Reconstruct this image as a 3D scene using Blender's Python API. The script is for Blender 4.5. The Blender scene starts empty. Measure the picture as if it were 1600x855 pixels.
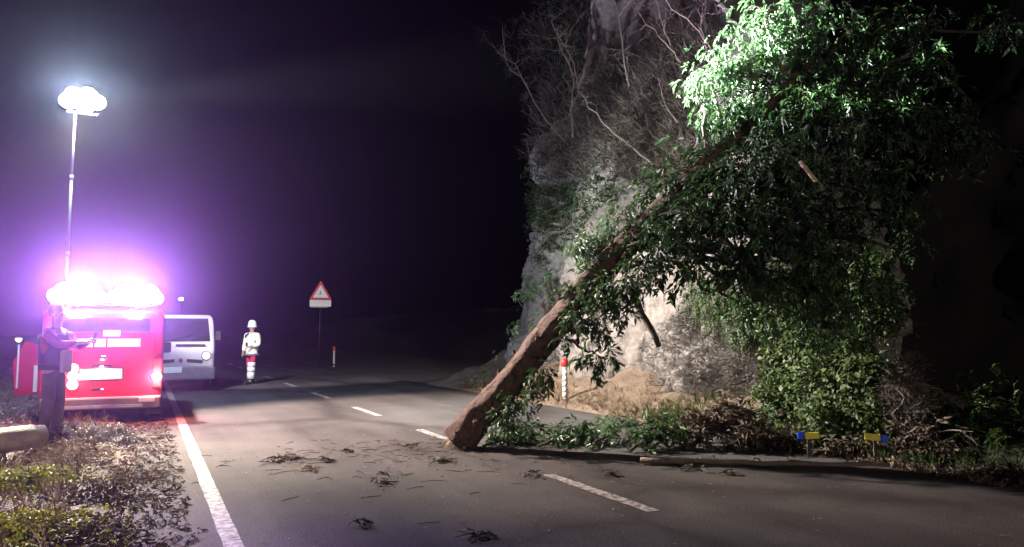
import bpy, bmesh, math, random
import numpy as np
from mathutils import Vector, Matrix, noise
R = math.radians
random.seed(7); rng = random.Random(11); NR = np.random.default_rng(5)
sc = bpy.context.scene
COL = sc.collection

# ------------------------------------------------------------------ camera
FPX, CAMH = 1155.0, 1.45
YAW, PITCH = R(26.35), R(4.70)
cam_d = bpy.data.cameras.new('camera'); cam = bpy.data.objects.new('camera', cam_d); COL.objects.link(cam)
cam_d.sensor_width = 36.0; cam_d.lens = 36.0 * FPX / 1600.0
cam_d.clip_start = 0.05; cam_d.clip_end = 2000
cam.location = (0, 0, CAMH); cam.rotation_euler = (math.pi/2 + PITCH, 0, -YAW)
sc.camera = cam
# ------------------------------------------------------------------ world: night sky
w = bpy.data.worlds.new('World'); sc.world = w; w.use_nodes = True
wn = w.node_tree; bgn = wn.nodes['Background']
sky = wn.nodes.new('ShaderNodeTexSky'); sky.sky_type = 'NISHITA'; sky.sun_disc = False
sky.sun_elevation = R(-4); sky.sun_rotation = R(194)
wn.links.new(sky.outputs[0], bgn.inputs[0]); bgn.inputs[1].default_value = 0.012
sd = bpy.data.lights.new('front_fill', 'SUN'); sd.energy = 0.42; sd.angle = R(0.5); sd.color = (1, .88, .8)  # added warm fill in place of an unseen frontal light behind the camera
so = bpy.data.objects.new('front_fill', sd); COL.objects.link(so); so.rotation_euler = (R(80), 0, R(-14))
# ------------------------------------------------------------------ render look
sc.view_settings.view_transform = 'Standard'; sc.view_settings.look = 'None'
sc.view_settings.exposure = 0.0; sc.view_settings.gamma = 1.0; sc.view_settings.use_curve_mapping = False
sc.render.engine = 'CYCLES'
cy = sc.cycles
cy.use_denoising = True
try: cy.denoiser = 'OPENIMAGEDENOISE'
except Exception: pass
cy.max_bounces = 5; cy.diffuse_bounces = 2; cy.glossy_bounces = 2; cy.transmission_bounces = 3
cy.transparent_max_bounces = 6; cy.volume_bounces = 0; cy.sample_clamp_indirect = 2.0
cy.caustics_reflective = False; cy.caustics_refractive = False

# ------------------------------------------------------------------ sight lines (measuring the photograph)
_r = Vector((math.cos(YAW), -math.sin(YAW), 0))
_f = Vector((math.sin(YAW)*math.cos(PITCH), math.cos(YAW)*math.cos(PITCH), math.sin(PITCH)))
_u = _r.cross(_f); CAM = Vector((0, 0, CAMH))
def ray(x, y): return _r*((x-800)/FPX) - _u*((y-427.5)/FPX) + _f
def G(x, y, z=0.0): d = ray(x, y); return CAM + d*((z-CAMH)/d.z)
def atX(x, y, X): d = ray(x, y); return CAM + d*(X/d.x)
def atY(x, y, Y): d = ray(x, y); return CAM + d*(Y/d.y)

# ------------------------------------------------------------------ materials
MATS = {}
def nodes(name):
    m = bpy.data.materials.new(name); m.use_nodes = True
    nt = m.node_tree; b = nt.nodes['Principled BSDF']
    MATS[name] = m
    return m, nt, b
def rgba(c): return (c[0], c[1], c[2], 1)
def mat(name, col, rough=0.6, metal=0.0, var=0.12, scale=8.0, bump=0.0, bscale=40.0, coat=0.0, spec=0.5):
    """noise-varied principled material"""
    m, nt, b = nodes(name)
    tc = nt.nodes.new('ShaderNodeTexCoord')
    n1 = nt.nodes.new('ShaderNodeTexNoise'); n1.inputs['Scale'].default_value = scale; n1.inputs['Detail'].default_value = 5
    nt.links.new(tc.outputs['Object'], n1.inputs['Vector'])
    cr = nt.nodes.new('ShaderNodeValToRGB')
    lo = [max(0, c*(1-var)) for c in col]; hi = [min(1, c*(1+var)) for c in col]
    cr.color_ramp.elements[0].color = rgba(lo); cr.color_ramp.elements[1].color = rgba(hi)
    cr.color_ramp.elements[0].position = .3; cr.color_ramp.elements[1].position = .7
    nt.links.new(n1.outputs['Fac'], cr.inputs[0]); nt.links.new(cr.outputs[0], b.inputs['Base Color'])
    b.inputs['Roughness'].default_value = rough; b.inputs['Metallic'].default_value = metal
    b.inputs['Coat Weight'].default_value = coat; b.inputs['Specular IOR Level'].default_value = spec
    if bump:
        n2 = nt.nodes.new('ShaderNodeTexNoise'); n2.inputs['Scale'].default_value = bscale; n2.inputs['Detail'].default_value = 6
        nt.links.new(tc.outputs['Object'], n2.inputs['Vector'])
        bp = nt.nodes.new('ShaderNodeBump'); bp.inputs['Strength'].default_value = bump; bp.inputs['Distance'].default_value = 0.02
        nt.links.new(n2.outputs['Fac'], bp.inputs['Height']); nt.links.new(bp.outputs[0], b.inputs['Normal'])
    return m
def leafmat(name, c1, c2, c3, rough=0.45, trans=0.25):
    """leaf: colour differs from leaf to leaf, some light goes through"""
    m, nt, b = nodes(name)
    g = nt.nodes.new('ShaderNodeNewGeometry'); cr = nt.nodes.new('ShaderNodeValToRGB')
    e = cr.color_ramp.elements; e[0].color = rgba(c1); e[1].color = rgba(c3); x = e.new(.5); x.color = rgba(c2)
    nt.links.new(g.outputs['Random Per Island'], cr.inputs[0]); nt.links.new(cr.outputs[0], b.inputs['Base Color'])
    b.inputs['Roughness'].default_value = rough
    t = nt.nodes.new('ShaderNodeBsdfTranslucent'); nt.links.new(cr.outputs[0], t.inputs[0])
    mx = nt.nodes.new('ShaderNodeMixShader'); mx.inputs[0].default_value = trans
    nt.links.new(b.outputs[0], mx.inputs[1]); nt.links.new(t.outputs[0], mx.inputs[2])
    nt.links.new(mx.outputs[0], nt.nodes['Material Output'].inputs[0])
    return m
def emis(name, col, s, base=(.8, .8, .8)):
    m, nt, b = nodes(name)
    b.inputs['Base Color'].default_value = rgba(base); b.inputs['Roughness'].default_value = .3
    b.inputs['Emission Color'].default_value = rgba(col); b.inputs['Emission Strength'].default_value = s
    return m

def asphalt():
    m, nt, b = nodes('asphalt'); L = nt.links
    tc = nt.nodes.new('ShaderNodeTexCoord')
    big = nt.nodes.new('ShaderNodeTexNoise'); big.inputs['Scale'].default_value = .55; big.inputs['Detail'].default_value = 6; big.inputs['Roughness'].default_value = .65
    fine = nt.nodes.new('ShaderNodeTexNoise'); fine.inputs['Scale'].default_value = 70; fine.inputs['Detail'].default_value = 4
    vor = nt.nodes.new('ShaderNodeTexVoronoi'); vor.inputs['Scale'].default_value = 130
    mp = nt.nodes.new('ShaderNodeMapping'); mp.inputs['Scale'].default_value = (1.6, .18, 1)
    trk = nt.nodes.new('ShaderNodeTexNoise'); trk.inputs['Scale'].default_value = .8; trk.inputs['Detail'].default_value = 3
    for n in (big, fine, vor): L.new(tc.outputs['Object'], n.inputs['Vector'])
    L.new(tc.outputs['Object'], mp.inputs[0]); L.new(mp.outputs[0], trk.inputs['Vector'])
    c1 = nt.nodes.new('ShaderNodeValToRGB'); c1.color_ramp.elements[0].color = (.042, .039, .038, 1); c1.color_ramp.elements[1].color = (.118, .109, .105, 1)
    c1.color_ramp.elements[0].position = .35; c1.color_ramp.elements[1].position = .68
    mixn = nt.nodes.new('ShaderNodeMath'); mixn.operation = 'MULTIPLY_ADD'; mixn.inputs[1].default_value = .5
    L.new(big.outputs['Fac'], mixn.inputs[0])
    h = nt.nodes.new('ShaderNodeMath'); h.operation = 'MULTIPLY'; h.inputs[1].default_value = .5; L.new(trk.outputs['Fac'], h.inputs[0]); L.new(h.outputs[0], mixn.inputs[2])
    L.new(mixn.outputs[0], c1.inputs[0])
    c2 = nt.nodes.new('ShaderNodeValToRGB'); c2.color_ramp.elements[0].color = (.4, .4, .4, 1); c2.color_ramp.elements[1].color = (1.7, 1.7, 1.7, 1)
    c2.color_ramp.elements[0].position = .3; c2.color_ramp.elements[1].position = .72
    L.new(fine.outputs['Fac'], c2.inputs[0])
    mu = nt.nodes.new('ShaderNodeMixRGB'); mu.blend_type = 'MULTIPLY'; mu.inputs[0].default_value = 1
    L.new(c1.outputs[0], mu.inputs[1]); L.new(c2.outputs[0], mu.inputs[2]); L.new(mu.outputs[0], b.inputs['Base Color'])
    b.inputs['Roughness'].default_value = .85; b.inputs['Specular IOR Level'].default_value = .22
    bp = nt.nodes.new('ShaderNodeBump'); bp.inputs['Strength'].default_value = .55; bp.inputs['Distance'].default_value = .008
    L.new(vor.outputs['Distance'], bp.inputs['Height'])
    bp2 = nt.nodes.new('ShaderNodeBump'); bp2.inputs['Strength'].default_value = .35; bp2.inputs['Distance'].default_value = .03
    L.new(big.outputs['Fac'], bp2.inputs['Height']); L.new(bp.outputs[0], bp2.inputs['Normal']); L.new(bp2.outputs[0], b.inputs['Normal'])
    return m
def roadpaint():
    m, nt, b = nodes('road_paint'); L = nt.links
    tc = nt.nodes.new('ShaderNodeTexCoord')
    n = nt.nodes.new('ShaderNodeTexNoise'); n.inputs['Scale'].default_value = 14; n.inputs['Detail'].default_value = 9; n.inputs['Roughness'].default_value = .75
    L.new(tc.outputs['Object'], n.inputs['Vector'])
    c = nt.nodes.new('ShaderNodeValToRGB'); e = c.color_ramp.elements
    e[0].color = (.11, .1, .096, 1); e[0].position = .44; e[1].color = (.48, .46, .43, 1); e[1].position = .58
    L.new(n.outputs['Fac'], c.inputs[0]); L.new(c.outputs[0], b.inputs['Base Color']); b.inputs['Roughness'].default_value = .7
    return m
def soil(name, cols, scale=3.0, bump=.6):
    m, nt, b = nodes(name); L = nt.links
    tc = nt.nodes.new('ShaderNodeTexCoord')
    n = nt.nodes.new('ShaderNodeTexNoise'); n.inputs['Scale'].default_value = scale; n.inputs['Detail'].default_value = 10; n.inputs['Roughness'].default_value = .7
    n2 = nt.nodes.new('ShaderNodeTexNoise'); n2.inputs['Scale'].default_value = scale*14; n2.inputs['Detail'].default_value = 6
    for q in (n, n2): L.new(tc.outputs['Object'], q.inputs['Vector'])
    a = nt.nodes.new('ShaderNodeMath'); a.operation = 'MULTIPLY_ADD'; a.inputs[1].default_value = .45; L.new(n2.outputs['Fac'], a.inputs[0])
    s = nt.nodes.new('ShaderNodeMath'); s.operation = 'MULTIPLY'; s.inputs[1].default_value = .6; L.new(n.outputs['Fac'], s.inputs[0]); L.new(s.outputs[0], a.inputs[2])
    c = nt.nodes.new('ShaderNodeValToRGB'); e = c.color_ramp.elements
    e[0].position = .36; e[0].color = rgba(cols[0]); e[1].position = .68; e[1].color = rgba(cols[-1])
    for i, q in enumerate(cols[1:-1]):
        x = e.new(.36 + .32*(i+1)/(len(cols)-1)); x.color = rgba(q)
    L.new(a.outputs[0], c.inputs[0]); L.new(c.outputs[0], b.inputs['Base Color']); b.inputs['Roughness'].default_value = .9
    bp = nt.nodes.new('ShaderNodeBump'); bp.inputs['Strength'].default_value = bump; bp.inputs['Distance'].default_value = .05
    L.new(a.outputs[0], bp.inputs['Height']); L.new(bp.outputs[0], b.inputs['Normal'])
    return m
def bark(name, c1, c2):
    m, nt, b = nodes(name); L = nt.links
    tc = nt.nodes.new('ShaderNodeTexCoord'); mp = nt.nodes.new('ShaderNodeMapping')
    L.new(tc.outputs['Object'], mp.inputs[0])
    n = nt.nodes.new('ShaderNodeTexNoise'); n.inputs['Scale'].default_value = 9; n.inputs['Detail'].default_value = 8; n.inputs['Roughness'].default_value = .7; n.inputs['Distortion'].default_value = .6
    v = nt.nodes.new('ShaderNodeTexVoronoi'); v.inputs['Scale'].default_value = 22; v.feature = 'DISTANCE_TO_EDGE'
    L.new(mp.outputs[0], n.inputs['Vector']); L.new(mp.outputs[0], v.inputs['Vector'])
    c = nt.nodes.new('ShaderNodeValToRGB'); c.color_ramp.elements[0].color = rgba(c1); c.color_ramp.elements[1].color = rgba(c2)
    c.color_ramp.elements[0].position = .3; c.color_ramp.elements[1].position = .7
    L.new(n.outputs['Fac'], c.inputs[0]); L.new(c.outputs[0], b.inputs['Base Color']); b.inputs['Roughness'].default_value = .85
    bp = nt.nodes.new('ShaderNodeBump'); bp.inputs['Strength'].default_value = .8; bp.inputs['Distance'].default_value = .03
    L.new(n.outputs['Fac'], bp.inputs['Height'])
    bp2 = nt.nodes.new('ShaderNodeBump'); bp2.inputs['Strength'].default_value = .5; bp2.inputs['Distance'].default_value = .015
    L.new(v.outputs['Distance'], bp2.inputs['Height']); L.new(bp.outputs[0], bp2.inputs['Normal']); L.new(bp2.outputs[0], b.inputs['Normal'])
    return m

def cracked(m, scale, sz, amt):
    nt = m.node_tree; L = nt.links; b = nt.nodes['Principled BSDF']
    tc = nt.nodes.new('ShaderNodeTexCoord'); mp = nt.nodes.new('ShaderNodeMapping'); mp.inputs['Scale'].default_value = sz
    wn_ = nt.nodes.new('ShaderNodeTexNoise'); wn_.inputs['Scale'].default_value = 1.5; wn_.inputs['Detail'].default_value = 6
    ad = nt.nodes.new('ShaderNodeMixRGB'); ad.blend_type = 'ADD'; ad.inputs[0].default_value = .5
    L.new(tc.outputs['Object'], mp.inputs[0]); L.new(tc.outputs['Object'], wn_.inputs['Vector']); L.new(mp.outputs[0], ad.inputs[1]); L.new(wn_.outputs['Color'], ad.inputs[2])
    v = nt.nodes.new('ShaderNodeTexVoronoi'); v.feature = 'DISTANCE_TO_EDGE'; v.inputs['Scale'].default_value = scale; L.new(ad.outputs[0], v.inputs['Vector'])
    cr = nt.nodes.new('ShaderNodeValToRGB'); cr.color_ramp.elements[0].color = (amt, amt, amt, 1); cr.color_ramp.elements[1].color = (1, 1, 1, 1); cr.color_ramp.elements[1].position = .06
    L.new(v.outputs['Distance'], cr.inputs[0])
    mu = nt.nodes.new('ShaderNodeMixRGB'); mu.blend_type = 'MULTIPLY'; mu.inputs[0].default_value = 1
    old = b.inputs['Base Color'].links[0].from_socket; L.new(old, mu.inputs[1]); L.new(cr.outputs[0], mu.inputs[2]); L.new(mu.outputs[0], b.inputs['Base Color'])
    bp = nt.nodes.new('ShaderNodeBump'); bp.inputs['Strength'].default_value = .6; bp.inputs['Distance'].default_value = .05; L.new(cr.outputs[0], bp.inputs['Height'])
    L.new(b.inputs['Normal'].links[0].from_socket, bp.inputs['Normal']); L.new(bp.outputs[0], b.inputs['Normal'])
M_ASPH = asphalt(); cracked(M_ASPH, .22, (1, .6, 1), .55); M_PAINT = roadpaint()
M_SOIL = soil('verge_soil', [(.05, .036, .03), (.11, .08, .06), (.2, .16, .12)], 2.2)
M_GROUND = soil('ground_soil', [(.04, .035, .03), (.09, .08, .06)], .4)
M_TALUS = soil('bank_soil', [(.085, .06, .042), (.18, .13, .09), (.28, .215, .155)], 2.5)
M_ROCK = soil('cliff_rock', [(.085, .073, .064), (.19, .168, .15), (.255, .232, .212), (.36, .33, .3)], .75, 1.0)
M_BARK0 = bark('bark_brown', (.045, .024, .017), (.19, .112, .075))
cracked(M_BARK0, 17, (1, 1, 1), .5); M_BARK = M_BARK0
cracked(M_ROCK, 1.1, (1, .8, .55), .4)
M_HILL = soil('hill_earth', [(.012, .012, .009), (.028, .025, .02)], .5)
M_TWIG = bark('twig_bark', (.12, .09, .07), (.3, .25, .2))
M_TWIGD = bark('twig_dark', (.04, .03, .025), (.1, .08, .06))
M_WOOD = mat('cut_wood', (.62, .47, .3), .7, var=.25, scale=14, bump=.3, bscale=60)
M_LOG = mat('log_bark_pale', (.78, .63, .43), .75, var=.35, scale=6, bump=.6, bscale=35)
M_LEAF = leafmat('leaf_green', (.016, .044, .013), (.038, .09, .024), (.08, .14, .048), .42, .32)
M_LEAFL = leafmat('leaf_green_lit', (.07, .14, .055), (.12, .21, .095), (.19, .28, .16), .35, .35)  # paler copy of the green leaf; floodlight on it is put into the colour
M_IVY = leafmat('leaf_ivy', (.018, .045, .012), (.04, .085, .02), (.085, .13, .035), .5, .2)
M_FERN = leafmat('leaf_shrub', (.022, .05, .01), (.05, .09, .018), (.1, .15, .04), .55, .25)
M_YEL = leafmat('leaf_yellow_green', (.12, .14, .01), (.23, .24, .02), (.37, .36, .04), .65, .3)
M_DRY = leafmat('dry_leaf', (.07, .045, .03), (.16, .112, .078), (.3, .23, .17), .85, .15)
M_DRYD = leafmat('withered_shaded_leaf', (.03, .022, .014), (.075, .055, .036), (.15, .11, .075), .7, .15)  # darkened copy of the dry leaf; shade in the debris is put into the colour
M_STRAW = leafmat('straw', (.13, .095, .05), (.23, .17, .1), (.32, .25, .16), .7, .2)
M_GREYTW = leafmat('grey_dead_growth', (.12, .11, .1), (.24, .22, .2), (.36, .34, .31), .8, .1)
M_SCRUB = leafmat('brown_scrub', (.04, .032, .025), (.1, .082, .066), (.17, .14, .115), .8, .1)
M_RED = mat('red_vehicle_paint', (.62, .02, .05), .3, var=.05, coat=.6)
M_WHITE = mat('white_vehicle_paint', (.42, .41, .42), .4, var=.04, coat=.4)
M_BLACKP = mat('black_plastic', (.02, .02, .021), .5, var=.2)
M_GREYP = mat('grey_plastic', (.2, .19, .19), .55, var=.15)
M_GLASS = mat('dark_window_glass', (.012, .014, .018), .06, var=.1, spec=.8)
M_TYRE = mat('tyre_rubber', (.018, .018, .018), .85, var=.2, bump=.3)
M_METAL = mat('galvanised_metal', (.5, .5, .52), .4, .8, var=.15)
M_CHROME = mat('chrome', (.7, .7, .7), .15, 1.0, var=.05)
M_MAST = mat('dull_mast_paint', (.1, .1, .11), .6, var=.2)
M_SHEET = mat('white_reflective_sheet', (.88, .88, .86), .35, var=.03, spec=.8)
M_SHEETR = mat('red_reflective_sheet', (.75, .03, .04), .35, var=.05)
M_BLUE = mat('blue_reflective_sheet', (.01, .09, .95), .3, var=.05)
M_YELW = mat('yellow_reflective_sheet', (.95, .82, .08), .3, var=.05)
M_SIGNBACK = mat('sign_back_aluminium', (.35, .35, .35), .5, .6)
M_SKIN = mat('skin', (.5, .3, .22), .5, var=.08)
M_HIVIS = mat('pale_reflective_jacket', (.9, .92, .74), .6, var=.06, scale=20)
M_TROUS = mat('red_work_trousers', (.42, .02, .06), .8, var=.2)
M_GTROUS = mat('grey_trousers', (.13, .11, .12), .9, var=.2, bump=.2)
M_NAVY = mat('dark_navy_cloth', (.03, .03, .06), .9, var=.2)
M_REDCL = mat('red_cloth', (.3, .02, .04), .85, var=.2)
M_CREAM = mat('cream_cloth', (.75, .68, .55), .85, var=.1)
M_BOOT = mat('black_boots', (.02, .018, .017), .6, var=.2)
M_HAIR = mat('dark_hair', (.02, .014, .01), .7, var=.3)
M_HELM = mat('white_helmet_shell', (.85, .85, .83), .25, var=.03, coat=.5)
E_FLOOD = emis('floodlight_lens', (.95, 1, .97), 30)
E_BEACON = emis('beacon_lens', (.82, .72, 1), 14)
E_TAIL = emis('tail_lamp_lens', (1, .5, .45), 9, (.6, .02, .02))
E_HEAD = emis('headlamp_lens', (1, .92, .9), 4)
E_STREET = emis('street_lamp_lens', (1, .85, .7), 25)

# ------------------------------------------------------------------ mesh builders
def link(o, parent=None):
    COL.objects.link(o)
    if parent is not None: o.parent = parent
    return o
def tag(o, label=None, cat=None, group=None, kind=None):
    if label: o['label'] = label
    if cat: o['category'] = cat
    if group: o['group'] = group
    if kind: o['kind'] = kind
    return o
def empty(name, loc=(0, 0, 0), rz=0.0):
    o = bpy.data.objects.new(name, None); COL.objects.link(o); o.location = loc; o.rotation_euler = (0, 0, rz)
    o.empty_display_size = .2
    return o
class MB:
    def __init__(s): s.v = []; s.f = []; s.m = []
    def add(s, vs, fs, mi=0):
        b = len(s.v); s.v += [tuple(p) for p in vs]; s.f += [tuple(i+b for i in q) for q in fs]; s.m += [mi]*len(fs); return s
    def box(s, c, d, rz=0, rx=0, ry=0, mi=0):
        M = Matrix.Rotation(rz, 3, 'Z') @ Matrix.Rotation(ry, 3, 'Y') @ Matrix.Rotation(rx, 3, 'X')
        vs = [Vector(c) + M @ Vector((x*d[0]/2, y*d[1]/2, z*d[2]/2)) for x in (-1, 1) for y in (-1, 1) for z in (-1, 1)]
        return s.add(vs, [(0, 1, 3, 2), (4, 6, 7, 5), (0, 4, 5, 1), (2, 3, 7, 6), (0, 2, 6, 4), (1, 5, 7, 3)], mi)
    def tube(s, pts, rad, n=8, caps=True, mi=0, jit=0.0, capmi=None):
        pts = [Vector(p) for p in pts]
        if not hasattr(rad, '__len__'): rad = [rad]*len(pts)
        b = len(s.v); up = Vector((.13, .37, .92))
        for i, p in enumerate(pts):
            t = (pts[min(i+1, len(pts)-1)] - pts[max(i-1, 0)])
            t = t.normalized() if t.length > 1e-9 else Vector((0, 0, 1))
            a = t.cross(up)
            if a.length < .05: a = t.cross(Vector((1, 0, 0)))
            a.normalize(); c = t.cross(a)
            for k in range(n):
                an = 2*math.pi*k/n; rr = rad[i]*(1+jit*(rng.random()-.5))
                s.v.append(tuple(p + a*(math.cos(an)*rr) + c*(math.sin(an)*rr)))
        for i in range(len(pts)-1):
            for k in range(n):
                k2 = (k+1) % n
                s.f.append((b+i*n+k, b+i*n+k2, b+(i+1)*n+k2, b+(i+1)*n+k)); s.m.append(mi)
        if caps:
            s.f.append(tuple(b+k for k in reversed(range(n)))); s.m.append(mi if capmi is None else capmi)
            e = b+(len(pts)-1)*n
            s.f.append(tuple(e+k for k in range(n))); s.m.append(mi if capmi is None else capmi)
        return s
    def loft(s, rings, caps=True, mi=0):
        b = len(s.v); n = len(rings[0])
        for r_ in rings: s.v += [tuple(p) for p in r_]
        for i in range(len(rings)-1):
            for k in range(n):
                k2 = (k+1) % n
                s.f.append((b+i*n+k, b+i*n+k2, b+(i+1)*n+k2, b+(i+1)*n+k)); s.m.append(mi)
        if caps:
            s.f.append(tuple(b+k for k in reversed(range(n)))); e = b+(len(rings)-1)*n
            s.f.append(tuple(e+k for k in range(n))); s.m += [mi, mi]
        return s
    def lathe(s, prof, c=(0, 0, 0), n=20, axis='Z', mi=0):
        rings = []
        for r_, z in prof:
            ring = []
            for k in range(n):
                a = 2*math.pi*k/n; x, y = r_*math.cos(a), r_*math.sin(a)
                p = (x, y, z) if axis == 'Z' else ((z, x, y) if axis == 'X' else (y, z, x))
                ring.append((c[0]+p[0], c[1]+p[1], c[2]+p[2]))
            rings.append(ring)
        return s.loft(rings, True, mi)
    def build(s, name, mats, parent=None, smooth=False, bevel=0.0):
        me = bpy.data.meshes.new(name); me.from_pydata(s.v, [], s.f)
        if not isinstance(mats, (list, tuple)): mats = [mats]
        for q in mats: me.materials.append(q)
        if len(mats) > 1: me.polygons.foreach_set('material_index', s.m)
        bm = bmesh.new(); bm.from_mesh(me); bmesh.ops.recalc_face_normals(bm, faces=bm.faces); bm.to_mesh(me); bm.free()
        if smooth: me.polygons.foreach_set('use_smooth', [True]*len(me.polygons))
        o = bpy.data.objects.new(name, me); link(o, parent)
        if bevel:
            md = o.modifiers.new('bevel', 'BEVEL'); md.width = bevel; md.segments = 2; md.limit_method = 'ANGLE'; md.angle_limit = R(35)
        return o
def rrect(cx, cz, hw, hz, r, y, n=4):
    """rounded rectangle in the XZ plane at y"""
    pts = []
    for sx, sz, a0 in ((1, 1, 0), (-1, 1, 90), (-1, -1, 180), (1, -1, 270)):
        for k in range(n+1):
            a = R(a0 + 90*k/n)
            pts.append((cx + sx*(hw-r) + r*math.cos(a), y, cz + sz*(hz-r) + r*math.sin(a)))
    return pts
def grid_mesh(name, fn, us, vs, matl, kind='structure', parent=None, smooth=True):
    nu, nv = len(us), len(vs)
    verts = [tuple(fn(u, v)) for v in vs for u in us]
    faces = [(j*nu+i, j*nu+i+1, (j+1)*nu+i+1, (j+1)*nu+i) for j in range(nv-1) for i in range(nu-1)]
    me = bpy.data.meshes.new(name); me.from_pydata(verts, [], faces); me.materials.append(matl)
    if smooth: me.polygons.foreach_set('use_smooth', [True]*len(faces))
    o = bpy.data.objects.new(name, me); link(o, parent)
    if kind and parent is None: o['kind'] = kind
    return o
def frange(a, b, step):
    n = max(1, int(round((b-a)/step))); return [a + (b-a)*i/n for i in range(n+1)]
def fbm(x, y, z, o=4): return noise.fractal(Vector((x, y, z)), 1.0, 2.0, o, noise_basis='PERLIN_ORIGINAL')

# ------------------------------------------------------------------ leaf sprays
def leaflet(L, W, fold=.25, droop=.2):
    """pointed leaf along +X, folded at the midrib: 6 vertices, 4 triangles"""
    return [(0, 0, 0), (L*.45, W/2, W*fold), (L*.45, -W/2, W*fold), (L*.5, 0, -L*droop*.25), (L, 0, -L*droop)], [(0, 3, 1), (0, 2, 3), (3, 4, 1), (3, 2, 4)]
def template(kind, seed):
    r = random.Random(seed); V = []; F = []
    def put(L, W, M, off, fold=.25, droop=.25):
        v, f = leaflet(L, W, fold, droop); b = len(V)
        V.extend([tuple(Vector(off) + M @ Vector(p)) for p in v]); F.extend([tuple(i+b for i in q) for q in f])
    if kind == 'tree':          # drooping fan of pointed leaves
        for k in range(8):
            x = .03*k
            M = Matrix.Rotation(r.uniform(-1.25, 1.25), 3, 'Z') @ Matrix.Rotation(r.uniform(-.25, 1.0), 3, 'Y') @ Matrix.Rotation(r.uniform(-.7, .7), 3, 'X')
            put(r.uniform(.085, .145), r.uniform(.026, .042), M, (x*.7, r.uniform(-.03, .03), -x*.35+r.uniform(-.02, .02)))
    elif kind == 'ivy':
        for k in range(7):
            M = Matrix.Rotation(r.uniform(-3.1, 3.1), 3, 'Z') @ Matrix.Rotation(r.uniform(-.2, .9), 3, 'Y')
            put(r.uniform(.04, .07), r.uniform(.03, .05), M, (r.uniform(-.06, .06), r.uniform(-.06, .06), r.uniform(-.05, .05)), .15)
    elif kind == 'frond':       # hanging frond with leaflets in two rows
        for k in range(6):
            for s_ in (-1, 1):
                M = Matrix.Rotation(s_*r.uniform(.6, 1.0), 3, 'Z') @ Matrix.Rotation(r.uniform(0, .6), 3, 'Y')
                put(r.uniform(.05, .08)*(1-k*.08), .024, M, (.035*k, 0, -.012*k*k*.5))
    elif kind == 'blade':
        for k in range(7):
            M = Matrix.Rotation(r.uniform(-.5, .5), 3, 'Z') @ Matrix.Rotation(r.uniform(-.5, .5), 3, 'Y') @ Matrix.Rotation(r.uniform(-1.5, 1.5), 3, 'X')
            put(r.uniform(.12, .26), .009, M, (0, r.uniform(-.03, .03), r.uniform(-.03, .03)), .1, r.uniform(-.3, .5))
    elif kind == 'twig':
        for k in range(7):
            M = Matrix.Rotation(r.uniform(-1.1, 1.1), 3, 'Z') @ Matrix.Rotation(r.uniform(-.8, .8), 3, 'Y')
            put(r.uniform(.08, .24), r.uniform(.005, .012), M, (r.uniform(0, .06), r.uniform(-.04, .04), r.uniform(-.04, .04)), .3, r.uniform(-.2, .3))
    return np.array(V, float), F
TPL = {k: [template(k, 100+i*7+hash(len(k))) for i in range(5)] for k in ('tree', 'ivy', 'frond', 'blade', 'twig')}
def rotmat(d, roll):
    """matrix taking +X to d with the leaf's upper side roughly up"""
    d = Vector(d).normalized(); up = Vector((0, 0, 1))
    y = up.cross(d)
    if y.length < .1: y = Vector((0, 1, 0)).cross(d)
    y.normalize(); z = d.cross(y)
    M = Matrix((d, y, z)).transposed()
    return M @ Matrix.Rotation(roll, 3, 'X')
def batch(name, kind, items, matl, parent=None, stuff=True):
    """items: (position, direction, roll, scale) -> one joined foliage mesh"""
    VS = []; FS = []; b = 0
    for (p, d, roll, s_) in items:
        v, f = TPL[kind][rng.randrange(5)]
        M = np.array(rotmat(d, roll))*s_
        VS.append(v @ M.T + np.array(p)); FS.append(np.array(f)+b); b += len(v)
    V = np.concatenate(VS); F = np.concatenate(FS).astype(np.int32)
    me = bpy.data.meshes.new(name); nf = len(F)
    me.vertices.add(len(V)); me.vertices.foreach_set('co', V.astype(np.float32).ravel())
    me.loops.add(nf*3); me.loops.foreach_set('vertex_index', F.ravel())
    me.polygons.add(nf); me.polygons.foreach_set('loop_start', np.arange(0, nf*3, 3, dtype=np.int32))
    me.update(calc_edges=True); me.validate()
    me.materials.append(matl)
    o = bpy.data.objects.new(name, me); link(o, parent)
    if stuff: o['kind'] = 'stuff'
    return o
def rdir(zb=0.0, s=1.0):
    v = Vector((rng.gauss(0, s), rng.gauss(0, s), rng.gauss(0, s*.6)+zb))
    return v.normalized() if v.length > .01 else Vector((1, 0, 0))
def wob(a, b, n, amp, sag=0.0):
    a = Vector(a); b = Vector(b); L = (b-a).length; out = []
    for i in range(n+1):
        t = i/n; e = 4*t*(1-t)
        o = Vector((rng.uniform(-1, 1), rng.uniform(-1, 1), rng.uniform(-1, 1)))*amp*L*(0 if i in (0, n) else 1)
        out.append(a.lerp(b, t) + o - Vector((0, 0, sag*e)))
    return out
def twiggy(mb, p, d, L, r, depth, n=5, spread=.6, mi=0):
    pts = [Vector(p)]; d = Vector(d).normalized()
    for i in range(4):
        d = (d + rdir(0, .16)).normalized(); pts.append(pts[-1] + d*L/4)
    mb.tube(pts, [r*(1-.18*i) for i in range(5)], 5 if r > .008 else 3, False, mi)
    tips = [pts[-1]]
    if depth > 0:
        for k in range(n):
            i = rng.randint(1, 4); nd = (d + rdir(.1, spread)).normalized()
            tips += twiggy(mb, pts[i], nd, L*rng.uniform(.4, .7), r*.5, depth-1, n, spread, mi)
    return tips

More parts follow.
